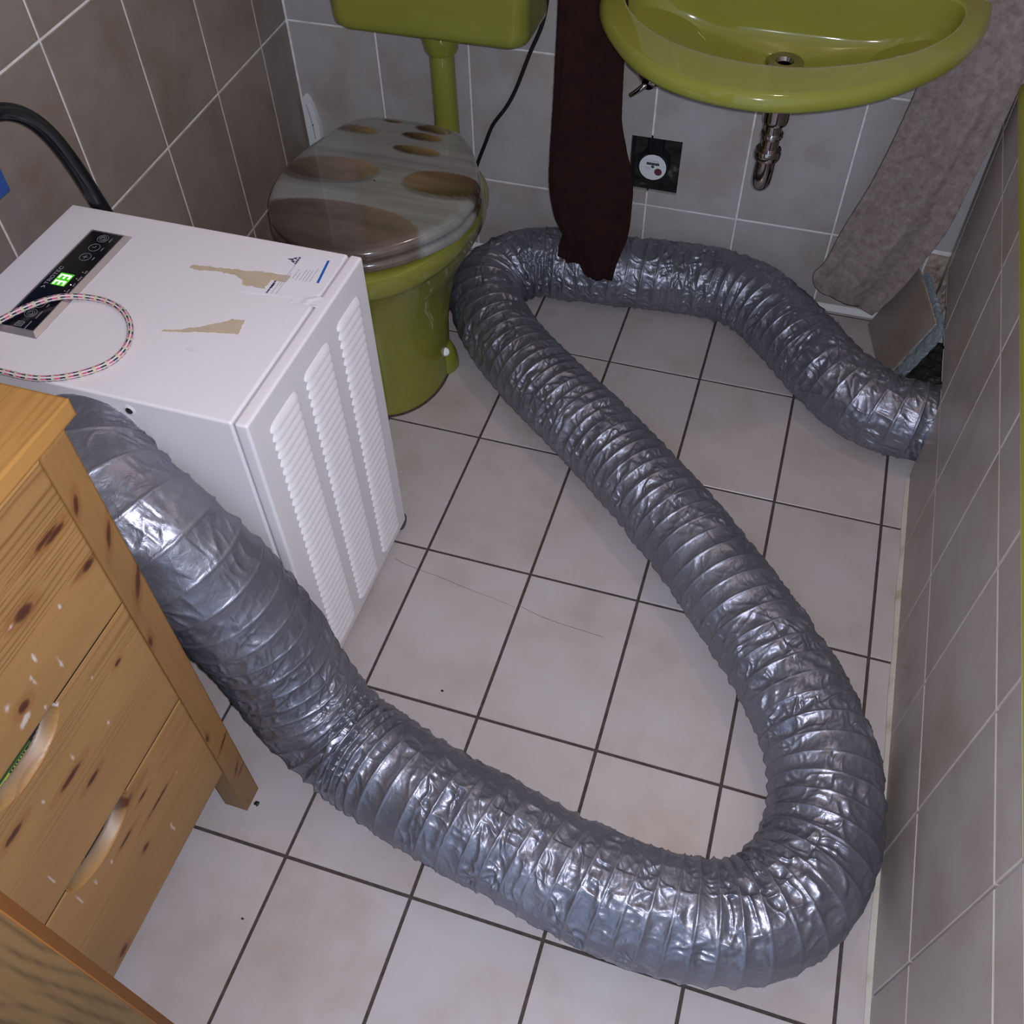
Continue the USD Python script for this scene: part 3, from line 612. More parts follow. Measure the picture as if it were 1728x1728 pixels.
# drawer fronts, each with a scooped half-moon pull in its upper edge (the top one hidden behind the frame edge)
def drawer(z0, z1, seed, pull, knots, scuff, lines=1.0, base=(0.335, 0.180, 0.062)):
    d = sub('drawer', chest)
    y0, y1 = CYL + 0.0385, -1.4545; W, H = y1 - y0, z1 - z0; st_ = 0.0016
    nu, nv = int(W / st_) + 1, int(H / st_) + 1
    Y, Zz = np.meshgrid(np.linspace(y0, y1, nu), np.linspace(z0, z1, nv), indexing='ij')
    X = np.full_like(Y, FX - 0.0015)
    edge = np.minimum.reduce([Y - y0, y1 - Y, Zz - z0, z1 - Zz]); X -= np.clip(1 - edge / 0.002, 0, 1) * 0.0012
    yc = -1.640
    col = knots_color(Y - y0, Zz - z0, seed, base=base, knots=knots, scuff=scuff, lines=lines)
    if pull:
        hw, hd = 0.059, 0.037
        tt = np.clip(np.abs(Y - yc) / hw, 0, 1); prof_ = hd * np.sqrt(np.clip(1 - tt ** 2, 0, 1))     # depth of the half moon below the edge
        inside = np.clip((Zz - (z1 - prof_)) / np.maximum(prof_, 1e-4), 0, 1) * (tt < 1)
        X -= 0.0150 * np.clip(inside / 0.24, 0, 1) ** 0.9
        ew = (inside > 0)[..., None] * np.clip(inside * 4, 0, 1)[..., None]
        endg = np.array((0.125, 0.098, 0.074)) * (0.75 + 0.5 * fbm(np.stack([Y * 60, Zz * 300, 0 * Y], -1), 3, 4))[..., None]
        col = col * (1 - 0.8 * ew) + endg * 0.8 * ew
    m = grid(np.stack([X, Y, Zz], -1))
    if m.face_normals[0][0] < 0: m.invert()
    if pull:
        fi = inside.reshape(-1)[m.faces].min(1); m.update_faces(fi < 0.265)
    obj('drawer_front', m, MAT['pine'], d, smooth=True, col=col.reshape(-1, 3))
    bx_ = cat([bbox(FX - 0.0235, FX - 0.0230, y0, y1, z0, z1 - (0.002 if not pull else 0.041)), bbox(FX - 0.0215, FX - 0.003, y0, y1, z0 - 0.0002, z0), bbox(-0.50, FX - 0.024, y0 + 0.01, y1 - 0.01, z0 + 0.01, z1 - 0.045)])
    obj('drawer_box', bx_, MAT['dark_void'], d, smooth=False)  # near-black: shade inside the drawer is put into its colour
    return d
drawer(0.5735, 0.800, 31, False, [(0.2825, 0.1195, 0.012, 0.0065, -12), (0.3535, 0.1515, 0.015, 0.0038), (0.3415, 0.1575, 0.019, 0.0032), (0.3655, 0.0845, 0.0095, 0.0045), (0.2275, 0.0375, 0.008, 0.0055)],
       [(0.3155, 0.0815, 0.002, 0.004), (0.2155, 0.0565, 0.006, 0.006), (0.2425, 0.0085, 0.002, 0.004), (0.2205, 0.0235, 0.008, 0.007), (0.2645, 0.1215, 0.003, 0.003), (0.2645, 0.0685, 0.002, 0.010), (0.2825, 0.0285, 0.002, 0.012), (0.25, 0.05, 0.0015, 0.010)], lines=1.5)
drawer(0.3585, 0.5715, 32, True, [(0.1395, 0.1475, 0.015, 0.0042), (0.2165, 0.1155, 0.018, 0.0042), (0.2325, 0.0765, 0.011, 0.0036), (0.335, 0.16, 0.006, 0.003)],
       [(0.2535, 0.2090, 0.0025, 0.004), (0.2315, 0.1325, 0.002, 0.007), (0.2855, 0.1105, 0.0018, 0.003), (0.1315, 0.0385, 0.0015, 0.012), (0.30, 0.185, 0.0015, 0.003), (0.18, 0.135, 0.0018, 0.004)], lines=1.0)
drawer(0.140, 0.3565, 33, True, [(0.2305, 0.200, 0.026, 0.0065), (0.2785, 0.133, 0.024, 0.0026), (0.2175, 0.157, 0.014, 0.0028), (0.2285, 0.100, 0.007, 0.004), (0.1245, 0.014, 0.009, 0.005), (0.265, 0.175, 0.010, 0.002)],
       [(0.1875, 0.160, 0.002, 0.005), (0.2715, 0.061, 0.002, 0.012), (0.1595, 0.167, 0.0018, 0.006), (0.3195, 0.128, 0.0018, 0.002), (0.135, 0.18, 0.0015, 0.016)], lines=0.6)
# yellow-green printed packet seen through the upper pull
pk = thing('printed_packet', 'yellow-green printed packet peeping out of the upper finger pull', 'packet')
obj('packet_body', bbox(-0.124, -0.1118, -1.735, -1.612, 0.440, 0.5385, 0.001), MAT['packet_green'], pk, smooth=False)
obj('yellow_patch', bbox(-0.1120, -0.1115, -1.668, -1.6485, 0.525, 0.5380), MAT['packet_yellow'], pk, smooth=False)
r_ = random.Random(4)
for k in range(7):
    y = -1.6455 + k * 0.0036
    obj('print_stroke', bbox(-0.1120, -0.1115, y, y + r_.choice((0.0012, 0.002)), 0.5325 + 0.001 * (k % 2), 0.5370), MAT['packet_yellow'], pk, smooth=False)

# ---------------------------------------------------------------- door leaf in the near left corner
door = thing('door_1', 'brown wood-grain door leaf with reddish edge in the lower left corner', kind='structure')
P0 = np.array([0.501 + 0.8 * (-0.501), -1.879 + 0.8 * 0.119]); dl = np.array([-0.6, -0.8]); dn_ = np.array([0.8, -0.6]); th = 0.021
def prism_xy(p, z0, z1):
    m = trimesh.creation.extrude_polygon(Polygon(p), z1 - z0, engine='earcut'); m.apply_translation((0, 0, z0)); return m
F0 = P0 + dn_ * th
obj('leaf_core', prism_xy([P0 + dl * 0.0015, F0 + dl * 0.0015 - dn_ * 0.0006, F0 + dl * 0.6 - dn_ * 0.0006, P0 + dl * 0.6], 0.01, 2.0), MAT['door_veneer'], door, smooth=False)
obj('edge_band', prism_xy([P0, F0 - dn_ * 0.001, F0 - dn_ * 0.0002 + dl * 0.0012, P0 + dl * 0.0014 + dn_ * 0.0002], 0.01, 2.0), MAT['door_edge'], door, smooth=False)
U, V = np.meshgrid(np.linspace(0.0012, 0.6, 200), np.linspace(0.01, 2.0, 600), indexing='ij')
Pd = np.zeros(U.shape + (3,)); Pd[..., :2] = F0 + dl * U[..., None]; Pd[..., 2] = V
cath = (np.sqrt((U - 0.22) ** 2 * 30 + 0.2 + ((V - 0.35) % 0.9) * 0.8) * 16 + 2.2 * fbm(np.stack([U * 14, V * 3.5, 0 * U], -1), 3, 41))
ln = np.exp(-(((cath % 1.0) - 0.5) / 0.16) ** 2) * np.clip(fbm(np.stack([U * 90, V * 14, 0 * U], -1), 3, 42) * 3.0 - 0.9, 0, 1) + 0.6 * np.clip(fbm(np.stack([U * 230, V * 11, 0 * U], -1), 3, 45) * 4 - 2.3, 0, 1)
cd_ = np.array((0.158, 0.084, 0.028)) * (0.8 + 0.4 * fbm(np.stack([U * 40, V * 4, 0 * U], -1), 4, 43))[..., None] * (1 - 0.48 * np.clip(ln, 0, 1)[..., None])
dm = grid(Pd)
if dm.face_normals[0] @ np.array([*dn_, 0]) < 0: dm.invert()
obj('veneer_face', dm, MAT['veneer_print'], door, smooth=True, col=cd_.reshape(-1, 3))

# ---------------------------------------------------------------- hose
hose = thing('ventilation_hose', 'silver-grey crinkled ventilation hose snaking over the floor', 'hose')
ctl = np.array([
 (-0.290, -1.190, 0.512), (-0.288, -1.225, 0.514), (-0.268, -1.268, 0.516), (-0.232, -1.295, 0.512), (-0.190, -1.3035, 0.494), (-0.147, -1.3035, 0.440), (-0.106, -1.3035, 0.362), (-0.069, -1.3045, 0.272), (-0.038, -1.311, 0.182),
 (-0.006, -1.322, 0.112), (0.050, -1.341, 0.083), (0.138, -1.368, 0.080), (0.212, -1.389, 0.080), (0.284, -1.403, 0.080), (0.354, -1.415, 0.080), (0.422, -1.428, 0.081), (0.488, -1.438, 0.084), (0.553, -1.443, 0.085), (0.618, -1.434, 0.085),
 (0.679, -1.404, 0.085), (0.722, -1.350, 0.084), (0.744, -1.278, 0.083), (0.739, -1.203, 0.082), (0.715, -1.129, 0.082), (0.678, -1.059, 0.082), (0.632, -0.990, 0.082), (0.579, -0.920, 0.082), (0.516, -0.856, 0.082), (0.447, -0.793, 0.083),
 (0.372, -0.722, 0.083), (0.292, -0.645, 0.081), (0.206, -0.568, 0.081), (0.112, -0.495, 0.082), (0.020, -0.418, 0.081), (-0.050, -0.345, 0.081), (-0.094, -0.268, 0.080), (-0.102, -0.195, 0.080), (-0.070, -0.135, 0.080), (-0.005, -0.103, 0.080), (0.062, -0.094, 0.081),
 (0.127, -0.095, 0.081), (0.236, -0.078, 0.080), (0.347, -0.070, 0.079), (0.457, -0.097, 0.079), (0.555, -0.168, 0.080), (0.630, -0.275, 0.080), (0.700, -0.350, 0.079), (0.775, -0.380, 0.079), (0.838, -0.385, 0.080), (0.890, -0.385, 0.080)])
tck, _ = splprep(ctl.T, s=0.0009, k=3)
dense = np.array(splev(np.linspace(0, 1, 6000), tck)).T
sd = np.r_[0, np.cumsum(np.linalg.norm(np.diff(dense, axis=0), axis=1))]; LEN = sd[-1]
NS, NA = 2500, 300
s_ = np.linspace(0, LEN, NS)
C_ = np.stack([np.interp(s_, sd, dense[:, k]) for k in range(3)], 1)
rad_base = np.interp(np.interp(s_, sd, np.linspace(0, 1, 6000)), np.linspace(0, 1, 9), [0.0860, 0.0840, 0.0785, 0.0815, 0.0785, 0.0785, 0.078, 0.0775, 0.077])
C_[:, 2] = np.maximum(C_[:, 2], rad_base + 0.0022)
T, N, B = frames(C_)
kv = np.gradient(T, s_, axis=0)                                     # curvature vector
from scipy.ndimage import gaussian_filter1d
kv = gaussian_filter1d(kv, 14, axis=0)
a = np.arange(NA) * 2 * np.pi / NA
A_, S_ = np.meshgrid(a, s_)
dirs = np.cos(A_)[..., None] * N[:, None] + np.sin(A_)[..., None] * B[:, None]
inner = np.einsum('sak,sk->sa', dirs, kv) * 0.078                   # >0 on the inside of a bend
pitch = 0.0330
# the spiral is bunched where the hose was pushed together
s_p = s_[np.argmin(np.linalg.norm(C_ - np.array([0.075, -1.35, 0.08]), axis=1))]
bunch = 1 + 1.5 * np.exp(-((s_ - s_p) / 0.042) ** 2) + 0.35 * np.exp(-((s_ - 2.35) / 0.25) ** 2) + 0.25 * np.exp(-((s_ - 1.28) / 0.2) ** 2) - 0.24 * np.exp(-((s_ - 0.12) / 0.22) ** 2)
turns = np.r_[0, np.cumsum(0.5 * (bunch[1:] + bunch[:-1]) * np.diff(s_))] / pitch
fr_ = (turns[:, None] + A_ / (2 * np.pi)) % 1.0
dw = np.minimum(fr_, 1 - fr_)                                       # 0 at the wire, .5 mid pleat
win = np.sin(np.pi * fr_) ** 2
loc = pitch / bunch[:, None]
ca, sa = np.cos(A_), np.sin(A_)
pn = np.stack([ca * 1.0, sa * 1.0, S_], -1)
warp = np.stack([noise(np.stack([ca * 3, sa * 3, S_ * 40], -1), 61), noise(np.stack([ca * 3, sa * 3, S_ * 40], -1), 62)], -1) - 0.5
squash = np.clip(inner, 0, 1) * 1.0 + np.clip(bunch[:, None] - 1.15, 0, 1) * 0.55
tight = np.clip(-inner * 1.6, 0, 1)                                 # outside of bends: stretched smooth
mask = np.clip(fbm(np.stack([ca * 1.6, sa * 1.6, S_ * 9], -1), 3, 63) * 3.0 - 0.7, 0.30, 1.15) * (1 - 0.4 * tight) + squash * 0.5
mask = mask * np.interp(S_, [0, 0.35, 0.6, LEN], [0.55, 0.7, 1.0, 1.05])
up = np.array([0, 0, 1.0]) - T * T[:, 2:]; up /= np.linalg.norm(up, axis=1)[:, None]; sd_ = np.cross(T, up)
phi = np.arctan2(np.einsum('sak,sk->sa', dirs, sd_), np.einsum('sak,sk->sa', dirs, up))        # 0 on top, the seam of the pattern underneath
arc = phi * 0.078
pleat = np.floor(turns[:, None] + A_ / (2 * np.pi))
w1 = (fbm(np.stack([arc * 26, S_ * 26, 0 * S_], -1), 2, 61) - 0.5) * 0.030
w2 = (fbm(np.stack([arc * 26, S_ * 26, 0 * S_ + 9], -1), 2, 62) - 0.5) * 0.030
def creases(ang, fu, fv, seed, k=5.7):
    c_, n_ = math.cos(math.radians(ang)), math.sin(math.radians(ang))
    u = (S_ + w1) * c_ + (arc + w2) * n_; v = -(S_ + w1) * n_ + (arc + w2) * c_
    return ridged(np.stack([u * fu, v * fv, pleat * k], -1), seed)
f1, f2, f3, f4 = creases(30, 17, 66, 64), creases(-36, 16, 62, 65), creases(6, 13, 84, 66), creases(72, 15, 76, 67)
sel = np.clip(fbm(np.stack([arc * 11, S_ * 11, 0 * S_], -1), 2, 70) * 3.2 - 1.1, 0, 1)
crum = 0.0060 * (f1 ** 2.2 - 0.38) * sel + 0.0060 * (f2 ** 2.2 - 0.38) * (1 - sel) + 0.0036 * (f3 ** 2.6 - 0.3) + 0.0040 * (f4 ** 2.6 - 0.3)
crum = crum + 0.0010 * (ridged(np.stack([arc * 190 + w1 * 60, S_ * 190, pleat * 3.1], -1), 71) - 0.6) - 0.0008
crum = crum + squash * 0.0065 * (creases(84, 20, 90, 69) - 0.6)
big = 0.0034 * (fbm(np.stack([ca * 1.3, sa * 1.3, S_ * 14], -1), 2, 68) - 0.5)
R_ = rad_base[:, None] + big + 0.0018 * np.exp(-(dw * loc / 0.0011) ** 2) + 0.0006 - (0.0030 + 0.0085 * squash) * win ** 0.6 + crum * mask * win ** 0.40
Pz = C_[:, None] + R_[..., None] * dirs
# lies on the floor: flatten slightly underneath
low = Pz[..., 2]; Pz[..., 2] = np.where(low < 0.0015, 0.0015, low)
hm = grid(Pz, wrap_v=True)
if np.einsum('ij,ij->i', hm.face_normals[::97], (hm.triangles_center[::97] - np.repeat(C_[:-1], NA, 0)[np.minimum(np.arange(0, len(hm.faces), 97) % ((NS - 1) * NA), (NS - 1) * NA - 1)])).mean() < 0: hm.invert()
obj('hose_skin', hm, MAT['hose_foil'], hose, smooth=True)
# taped collar at the dehumidifier outlet
col_ = []
for k, (d, r) in enumerate(((0.0, 0.081), (0.010, 0.0825), (0.020, 0.081), (0.030, 0.0795), (0.034, 0.079))):
    ring = np.c_[-0.290 + r * np.cos(np.linspace(0, 2 * np.pi, 73)[:-1]), np.full(72, DY0 - 0.001 - d), 0.512 + r * np.sin(np.linspace(0, 2 * np.pi, 73)[:-1])]
    ring += (fbm(ring * 70, 3, 71)[:, None] - 0.5) * np.array([0.007, 0.002, 0.007]); ring[:, 1] = np.minimum(ring[:, 1], DY0 - 0.0006)
    col_.append(ring)
obj('tape_collar', loft(col_, False, False), MAT['hose_foil'], hose, label='crumpled silver tape sealing the hose to the outlet')

# ---------------------------------------------------------------- toilet
toilet = thing('toilet', 'olive green floor-standing toilet with pebble-printed seat and lid', 'toilet')
def egg(cx, yb, yf, a, n=72, nb=3.2, nf=2.1, ymid=0.45):
    t = np.linspace(0, 2 * np.pi, n + 1)[:-1]; ym = yb + (yf - yb) * ymid
    c, s = np.cos(t), np.sin(t)
    e = np.where(s > 0, nb, nf)
    x = np.sign(c) * np.abs(c) ** (2 / e) * a; y = np.sign(s) * np.abs(s) ** (2 / e)
    y = np.where(s > 0, ym + y * (yb - ym), ym - y * (yf - ym))
    return np.c_[cx + x, y]
TCX = -0.243
def er(z, yb, yf, a, **k):
    e = egg(TCX, yb, yf, a, **k); return np.c_[e, np.full(len(e), z)]
def er2(z, yb, yf, a, cx=TCX, **k):
    e = egg(cx, yb, yf, a, **k); return np.c_[e, np.full(len(e), z)]
rings = [er2(0.002, -0.335, -0.606, 0.116, nb=2.6), er2(0.018, -0.333, -0.605, 0.116, nb=2.6), er2(0.05, -0.325, -0.600, 0.112, nb=2.6), er2(0.10, -0.31, -0.597, 0.108, nb=2.6), er2(0.16, -0.27, -0.597, 0.110, nb=2.5), er2(0.21, -0.20, -0.600, 0.117, nb=2.4), er2(0.255, -0.145, -0.606, 0.143, nb=2.4),
         er2(0.29, -0.120, -0.618, 0.163, nb=2.4), er2(0.32, -0.120, -0.636, 0.171, nb=2.3), er2(0.335, -0.130, -0.650, 0.178, nb=2.2), er2(0.340, -0.145, -0.657, 0.181, nb=2.1), er2(0.352, -0.165, -0.664, 0.185, nb=2.0), er2(0.375, -0.175, -0.6665, 0.187, nb=2.0), er2(0.386, -0.178, -0.664, 0.1845, nb=2.0), er2(0.3905, -0.184, -0.655, 0.179, nb=2.0),
         er2(0.3905, -0.235, -0.615, 0.135, nb=2.1), er2(0.383, -0.24, -0.607, 0.128, nb=2.1), er2(0.30, -0.26, -0.59, 0.12, nb=2.1), er2(0.22, -0.30, -0.56, 0.09, nb=2.1)]
obj('bowl', loft(rings), MAT['olive_ceramic'], toilet)
# flat mounting lugs at the foot, each with a white bolt cap
for sx in (-1, 1):
    lug = lathe([(0.0, 0.0), (0.044, 0.0), (0.044, 0.010), (0.039, 0.034), (0.031, 0.052), (0.018, 0.064), (0.0, 0.067)], 28, at=(TCX + sx * 0.086, -0.412, 0.002))
    obj('mounting_lug', lug, MAT['olive_ceramic'], toilet)
    obj('bolt_cap', lathe([(0.0098, 0.0), (0.0098, 0.004), (0.0075, 0.0075), (0.0, 0.0095)], 20, axis=(sx * 0.45, -0.62, 0.64), at=(TCX + sx * 0.1105, -0.4315, 0.056)), MAT['white_plastic'], toilet)
foot_seal = [er2(0.0002, -0.333, -0.609, 0.119, nb=2.6), er2(0.004, -0.333, -0.608, 0.1182, nb=2.6)]
obj('foot_joint', loft(foot_seal), MAT['floor_grout'], toilet)

# pebble print shared by seat and lid (plan view, metres)
PEB = [(-0.337, -0.409, 0.090, 0.040, 6, (0.26, 0.185, 0.125), 1), (-0.118, -0.402, 0.075, 0.039, 3, (0.17, 0.11, 0.07), -1), (-0.268, -0.578, 0.168, 0.072, 2, (0.16, 0.115, 0.09), 1), (-0.352, -0.264, 0.050, 0.0125, -2, (0.23, 0.15, 0.075), 1),
       (-0.212, -0.257, 0.040, 0.012, -2, (0.20, 0.13, 0.06), 1), (-0.200, -0.226, 0.036, 0.012, -5, (0.16, 0.12, 0.06), 1), (-0.203, -0.308, 0.046, 0.0135, -2, (0.26, 0.18, 0.085), 1), (-0.290, -0.216, 0.018, 0.006, 0, (0.17, 0.12, 0.07), 1)]
def pebble_print(x, y):
    st1 = fbm(np.stack([x * 3, y * 60, 0 * x], -1), 4, 81); st2 = fbm(np.stack([x * 9, y * 220, 0 * x], -1), 3, 82)
    base = np.array((0.185, 0.182, 0.170)) * (0.62 + 0.6 * st1 + 0.22 * st2)[..., None]
    gy = np.clip((st1 - 0.45) * 3, 0, 1)[..., None]; base = base * (1 - gy * 0.35) + np.array((0.25, 0.25, 0.245)) * gy * 0.35
    c = base
    for (px, py, ra, rb, ang, kc, sgn) in PEB:
        ca_, sa_ = math.cos(math.radians(ang)), math.sin(math.radians(ang))
        u = ((x - px) * ca_ + (y - py) * sa_) / ra; v = (-(x - px) * sa_ + (y - py) * ca_) / rb
        d = (np.abs(u) ** 2.3 + np.abs(v) ** 2.1)
        us, vs = u + 0.05 * sgn, v + 0.20
        sh = np.clip((1.30 - (np.abs(us) ** 2.3 + np.abs(vs) ** 2.1)) / 0.28, 0, 1)[..., None] * (0.55 + 0.4 * np.clip(-u * sgn, 0, 1))[..., None]            # printed dark outline
        c = c * (1 - sh) + np.array((0.055, 0.04, 0.035)) * sh
        w = np.clip((1.0 - d) / 0.07, 0, 1)[..., None]
        vein = fbm(np.stack([x * 12, y * 45, 0 * x + px], -1), 4, 83)
        shade = np.clip(0.66 + 0.30 * v + 0.40 * u * sgn, 0.25, 1.3) * (0.35 + 1.3 * vein)
        pc = np.array(kc) * shade[..., None] * 0.85
        c = c * (1 - w) + pc * w
    return np.clip(c, 0, 1)
lidpts = [(-0.255, -0.195), (-0.205, -0.199), (-0.158, -0.210), (-0.116, -0.250), (-0.083, -0.307), (-0.054, -0.372), (-0.0455, -0.430), (-0.056, -0.500), (-0.102, -0.572), (-0.165, -0.628), (-0.243, -0.652), (-0.325, -0.630), (-0.390, -0.573), (-0.424, -0.500), (-0.4335, -0.430), (-0.429, -0.372), (-0.410, -0.300), (-0.385, -0.237), (-0.352, -0.206), (-0.305, -0.197)]
LO = smooth_loop(lidpts, 220)[::-1]
lc = np.array([TCX, -0.43])
def plate(prof, nmid=70):
    """prof: (inset, z) from the underside over the edge; then a fine top"""
    rings = []
    nrm = np.gradient(LO, axis=0); nrm = np.c_[nrm[:, 1], -nrm[:, 0]]; nrm /= np.linalg.norm(nrm, axis=1)[:, None]
    if ((LO - lc) * nrm).sum(1).mean() < 0: nrm = -nrm
    for ins, z in prof: rings.append(np.c_[LO - nrm * ins, np.full(len(LO), z)])
    last = rings[-1]; zt_ = prof[-1][1]
    return rings, last, zt_
def lid_mesh(prof, dome):
    rings, last, zt_ = plate(prof)
    for k in np.linspace(0.985, 0.01, 62):
        xy = lc + (last[:, :2] - lc) * k
        rings.append(np.c_[xy, np.full(len(xy), zt_ + dome * (1 - k ** 2))])
    P = np.array(rings); m = grid(P, wrap_v=True); return m, P
m, P = lid_mesh([(0.03, 0.4195), (0.006, 0.4195), (0.0015, 0.4215), (0.0, 0.426), (0.0012, 0.4315), (0.0045, 0.4365), (0.010, 0.4398), (0.018, 0.4413)], 0.0025)
if m.face_normals[-30][2] < 0: m.invert()
obj('lid', m, MAT['printed_lid'], toilet, smooth=True, col=pebble_print(P[..., 0], P[..., 1]).reshape(-1, 3))
rings, last, zt_ = plate([(0.075, 0.3955), (0.008, 0.3945), (0.002, 0.396), (-0.001, 0.400), (-0.0005, 0.4065), (0.0035, 0.4125), (0.010, 0.4155), (0.02, 0.4165), (0.05, 0.4165), (0.075, 0.413), (0.080, 0.404), (0.075, 0.3955)])
P = np.array(rings); m = grid(P, wrap_v=True); m.fix_normals()
obj('seat', m, MAT['printed_lid'], toilet, smooth=True, col=pebble_print(P[..., 0] * 1.0, P[..., 1] * 1.0).reshape(-1, 3))
for x in (-0.295, -0.195):
    obj('hinge', cat([lathe([(0.0, -0.028), (0.010, -0.028), (0.011, -0.02), (0.011, 0.02), (0.010, 0.028), (0.0, 0.028)], 18, axis=(1, 0, 0), at=(x, -0.220, 0.406)), lathe([(0.014, 0.39), (0.014, 0.396), (0.009, 0.408), (0.0, 0.409)], 18, at=(x, -0.220, 0))]), MAT['chrome'], toilet)

# ---------------------------------------------------------------- cistern and flush pipe
cist = thing('cistern', 'olive green wall-hung cistern above the toilet', 'cistern')
def rr_ring(x0, x1, y0, y1, r, z, n=8):
    o = rrect(x0, x1, y0, y1, r, lambda y: 0 * y + z, n); return o
cr_ = []
for z, ins, rx in ((0.5840, 0.030, 0.03), (0.5845, 0.018, 0.035), (0.588, 0.008, 0.036), (0.596, 0.002, 0.036), (0.610, 0.0, 0.036), (0.75, -0.004, 0.036), (0.93, -0.008, 0.036), (0.945, -0.006, 0.036), (0.952, 0.004, 0.034)):
    cr_.append(rr_ring(-0.4270 + ins, -0.0285 - ins, -0.172 + ins, YB - 0.003, rx, z))
obj('tank', loft(cr_), MAT['olive_ceramic'], cist)
obj('tank_lid', loft([rr_ring(-0.44, -0.015, -0.185, YB - 0.003, 0.036, 0.955), rr_ring(-0.443, -0.012, -0.188, YB - 0.003, 0.037, 0.962), rr_ring(-0.441, -0.014, -0.186, YB - 0.003, 0.036, 0.978), rr_ring(-0.43, -0.03, -0.172, YB - 0.003, 0.03, 0.986)]), MAT['olive_ceramic'], cist)
PX, PY = -0.2340, -0.075
obj('pipe_collar', lathe([(0.0, 0.5845), (0.040, 0.5845), (0.0405, 0.556), (0.037, 0.545), (0.0345, 0.530), (0.031, 0.524), (0.0, 0.524)], 32, at=(PX, PY, 0)), MAT['olive_ceramic'], cist)
obj('flush_pipe', tube([(PX, PY, 0.53), (PX, PY, 0.45), (PX, PY, 0.37), (PX, PY - 0.004, 0.335), (PX, PY - 0.018, 0.308), (PX - 0.001, PY - 0.045, 0.297), (PX - 0.002, PY - 0.09, 0.295)], [0.0255, 0.0255, 0.0255, 0.026, 0.028, 0.030, 0.030], n=28, res=60), MAT['olive_ceramic'], cist)

# black mains cable hanging beside the cistern
cb = obj('mains_cable', tube([(0.008, -0.030, 1.15), (0.0, -0.030, 0.9), (-0.012, -0.028, 0.72), (-0.028, -0.025, 0.63), (-0.040, -0.02, 0.575), (-0.064, -0.014, 0.520), (-0.098, -0.010, 0.435), (-0.128, -0.010, 0.38), (-0.153, -0.010, 0.345), (-0.170, -0.010, 0.305), (-0.190, -0.010, 0.255), (-0.205, -0.010, 0.20)], 0.0042, n=12, res=120), MAT['black_plastic'])
tag(cb, 'black mains cable hanging beside the green cistern', 'cable')

# white plastic piece in the corner behind the toilet
wp = thing('corner_plate', 'white round-topped plastic plate in the corner behind the toilet', 'plastic plate')
pl = [(-0.6225, 0.20), (-0.5915, 0.20), (-0.5905, 0.26), (-0.5945, 0.295), (-0.601, 0.322), (-0.6075, 0.334), (-0.6145, 0.338), (-0.6215, 0.331), (-0.6235, 0.30)]
m = extr_xz(Polygon(pl), YB - 0.012, 0.0125); obj('plate', m, MAT['white_plastic'], wp, smooth=25)
obj('slot', tube([(-0.614, YB - 0.0122, 0.318), (-0.609, YB - 0.0122, 0.29), (-0.6065, YB - 0.0122, 0.262), (-0.606, YB - 0.0122, 0.235)], 0.0014, 8, res=16), MAT['ink_grey'], wp)
obj('screw', lathe([(0.0024, 0.0), (0.002, 0.0012), (0.0, 0.0014)], 12, axis=(0, -1, 0), at=(-0.6065, YB - 0.012, 0.268)), MAT['black_plastic'], wp)

# blue box on the left wall at the frame edge
bl = obj('blue_box', bbox(XL, -0.598, -1.05, -0.897, 0.645, 0.800, 0.003), MAT['blue_plastic'], smooth=False)
tag(bl, 'blue box on the left wall above the dehumidifier handle', 'box')

# ---------------------------------------------------------------- washbasin
sink = thing('washbasin', 'olive green washbasin with chrome trap on the back wall', 'washbasin')
outp = [(0.118, -0.211), (0.135, -0.277), (0.168, -0.343), (0.209, -0.403), (0.259, -0.450), (0.319, -0.480), (0.385, -0.493), (0.458, -0.489), (0.525, -0.463), (0.588, -0.420), (0.644, -0.362), (0.690, -0.296), (0.726, -0.215), (0.744, -0.131), (0.748, -0.045), (0.742, 0.010), (0.62, 0.0175), (0.43, 0.0175), (0.24, 0.0175), (0.130, 0.010), (0.114, -0.06), (0.113, -0.14)]
inp = [(0.163, -0.236), (0.184, -0.283), (0.222, -0.333), (0.270, -0.371), (0.333, -0.398), (0.398, -0.409), (0.455, -0.407), (0.516, -0.388), (0.579, -0.352), (0.635, -0.304), (0.676, -0.245), (0.700, -0.175), (0.695, -0.120), (0.66, -0.095), (0.55, -0.088), (0.43, -0.088), (0.31, -0.088), (0.20, -0.095), (0.160, -0.130), (0.153, -0.18)]
ns = 120
def resamp(pts):
    lo = smooth_loop(pts, 600); ang = np.unwrap(np.arctan2(lo[:, 1] + 0.22, lo[:, 0] - 0.437)); o = np.argsort(ang % (2 * np.pi)); A2 = (ang % (2 * np.pi))[o]; L2 = lo[o]
    t = np.linspace(0, 2 * np.pi, ns + 1)[:-1]
    return np.stack([np.interp(t, np.r_[A2 - 2 * np.pi, A2, A2 + 2 * np.pi], np.r_[L2[:, k], L2[:, k], L2[:, k]]) for k in (0, 1)], 1)
SO, SI = resamp(outp), resamp(inp)
dr = np.array([0.438, -0.150])                       # waste position
tt = np.linspace(0, 2 * np.pi, ns + 1)[:-1]
def shrink(loop, k, c=dr): return c + (loop - c) * k
def lev(xy, z): return np.c_[xy, np.full(len(xy), z)]
circ_d = dr + 0.024 * np.c_[np.cos(tt), np.sin(tt)]
def blend(loop, w): return loop * w + circ_d * (1 - w)
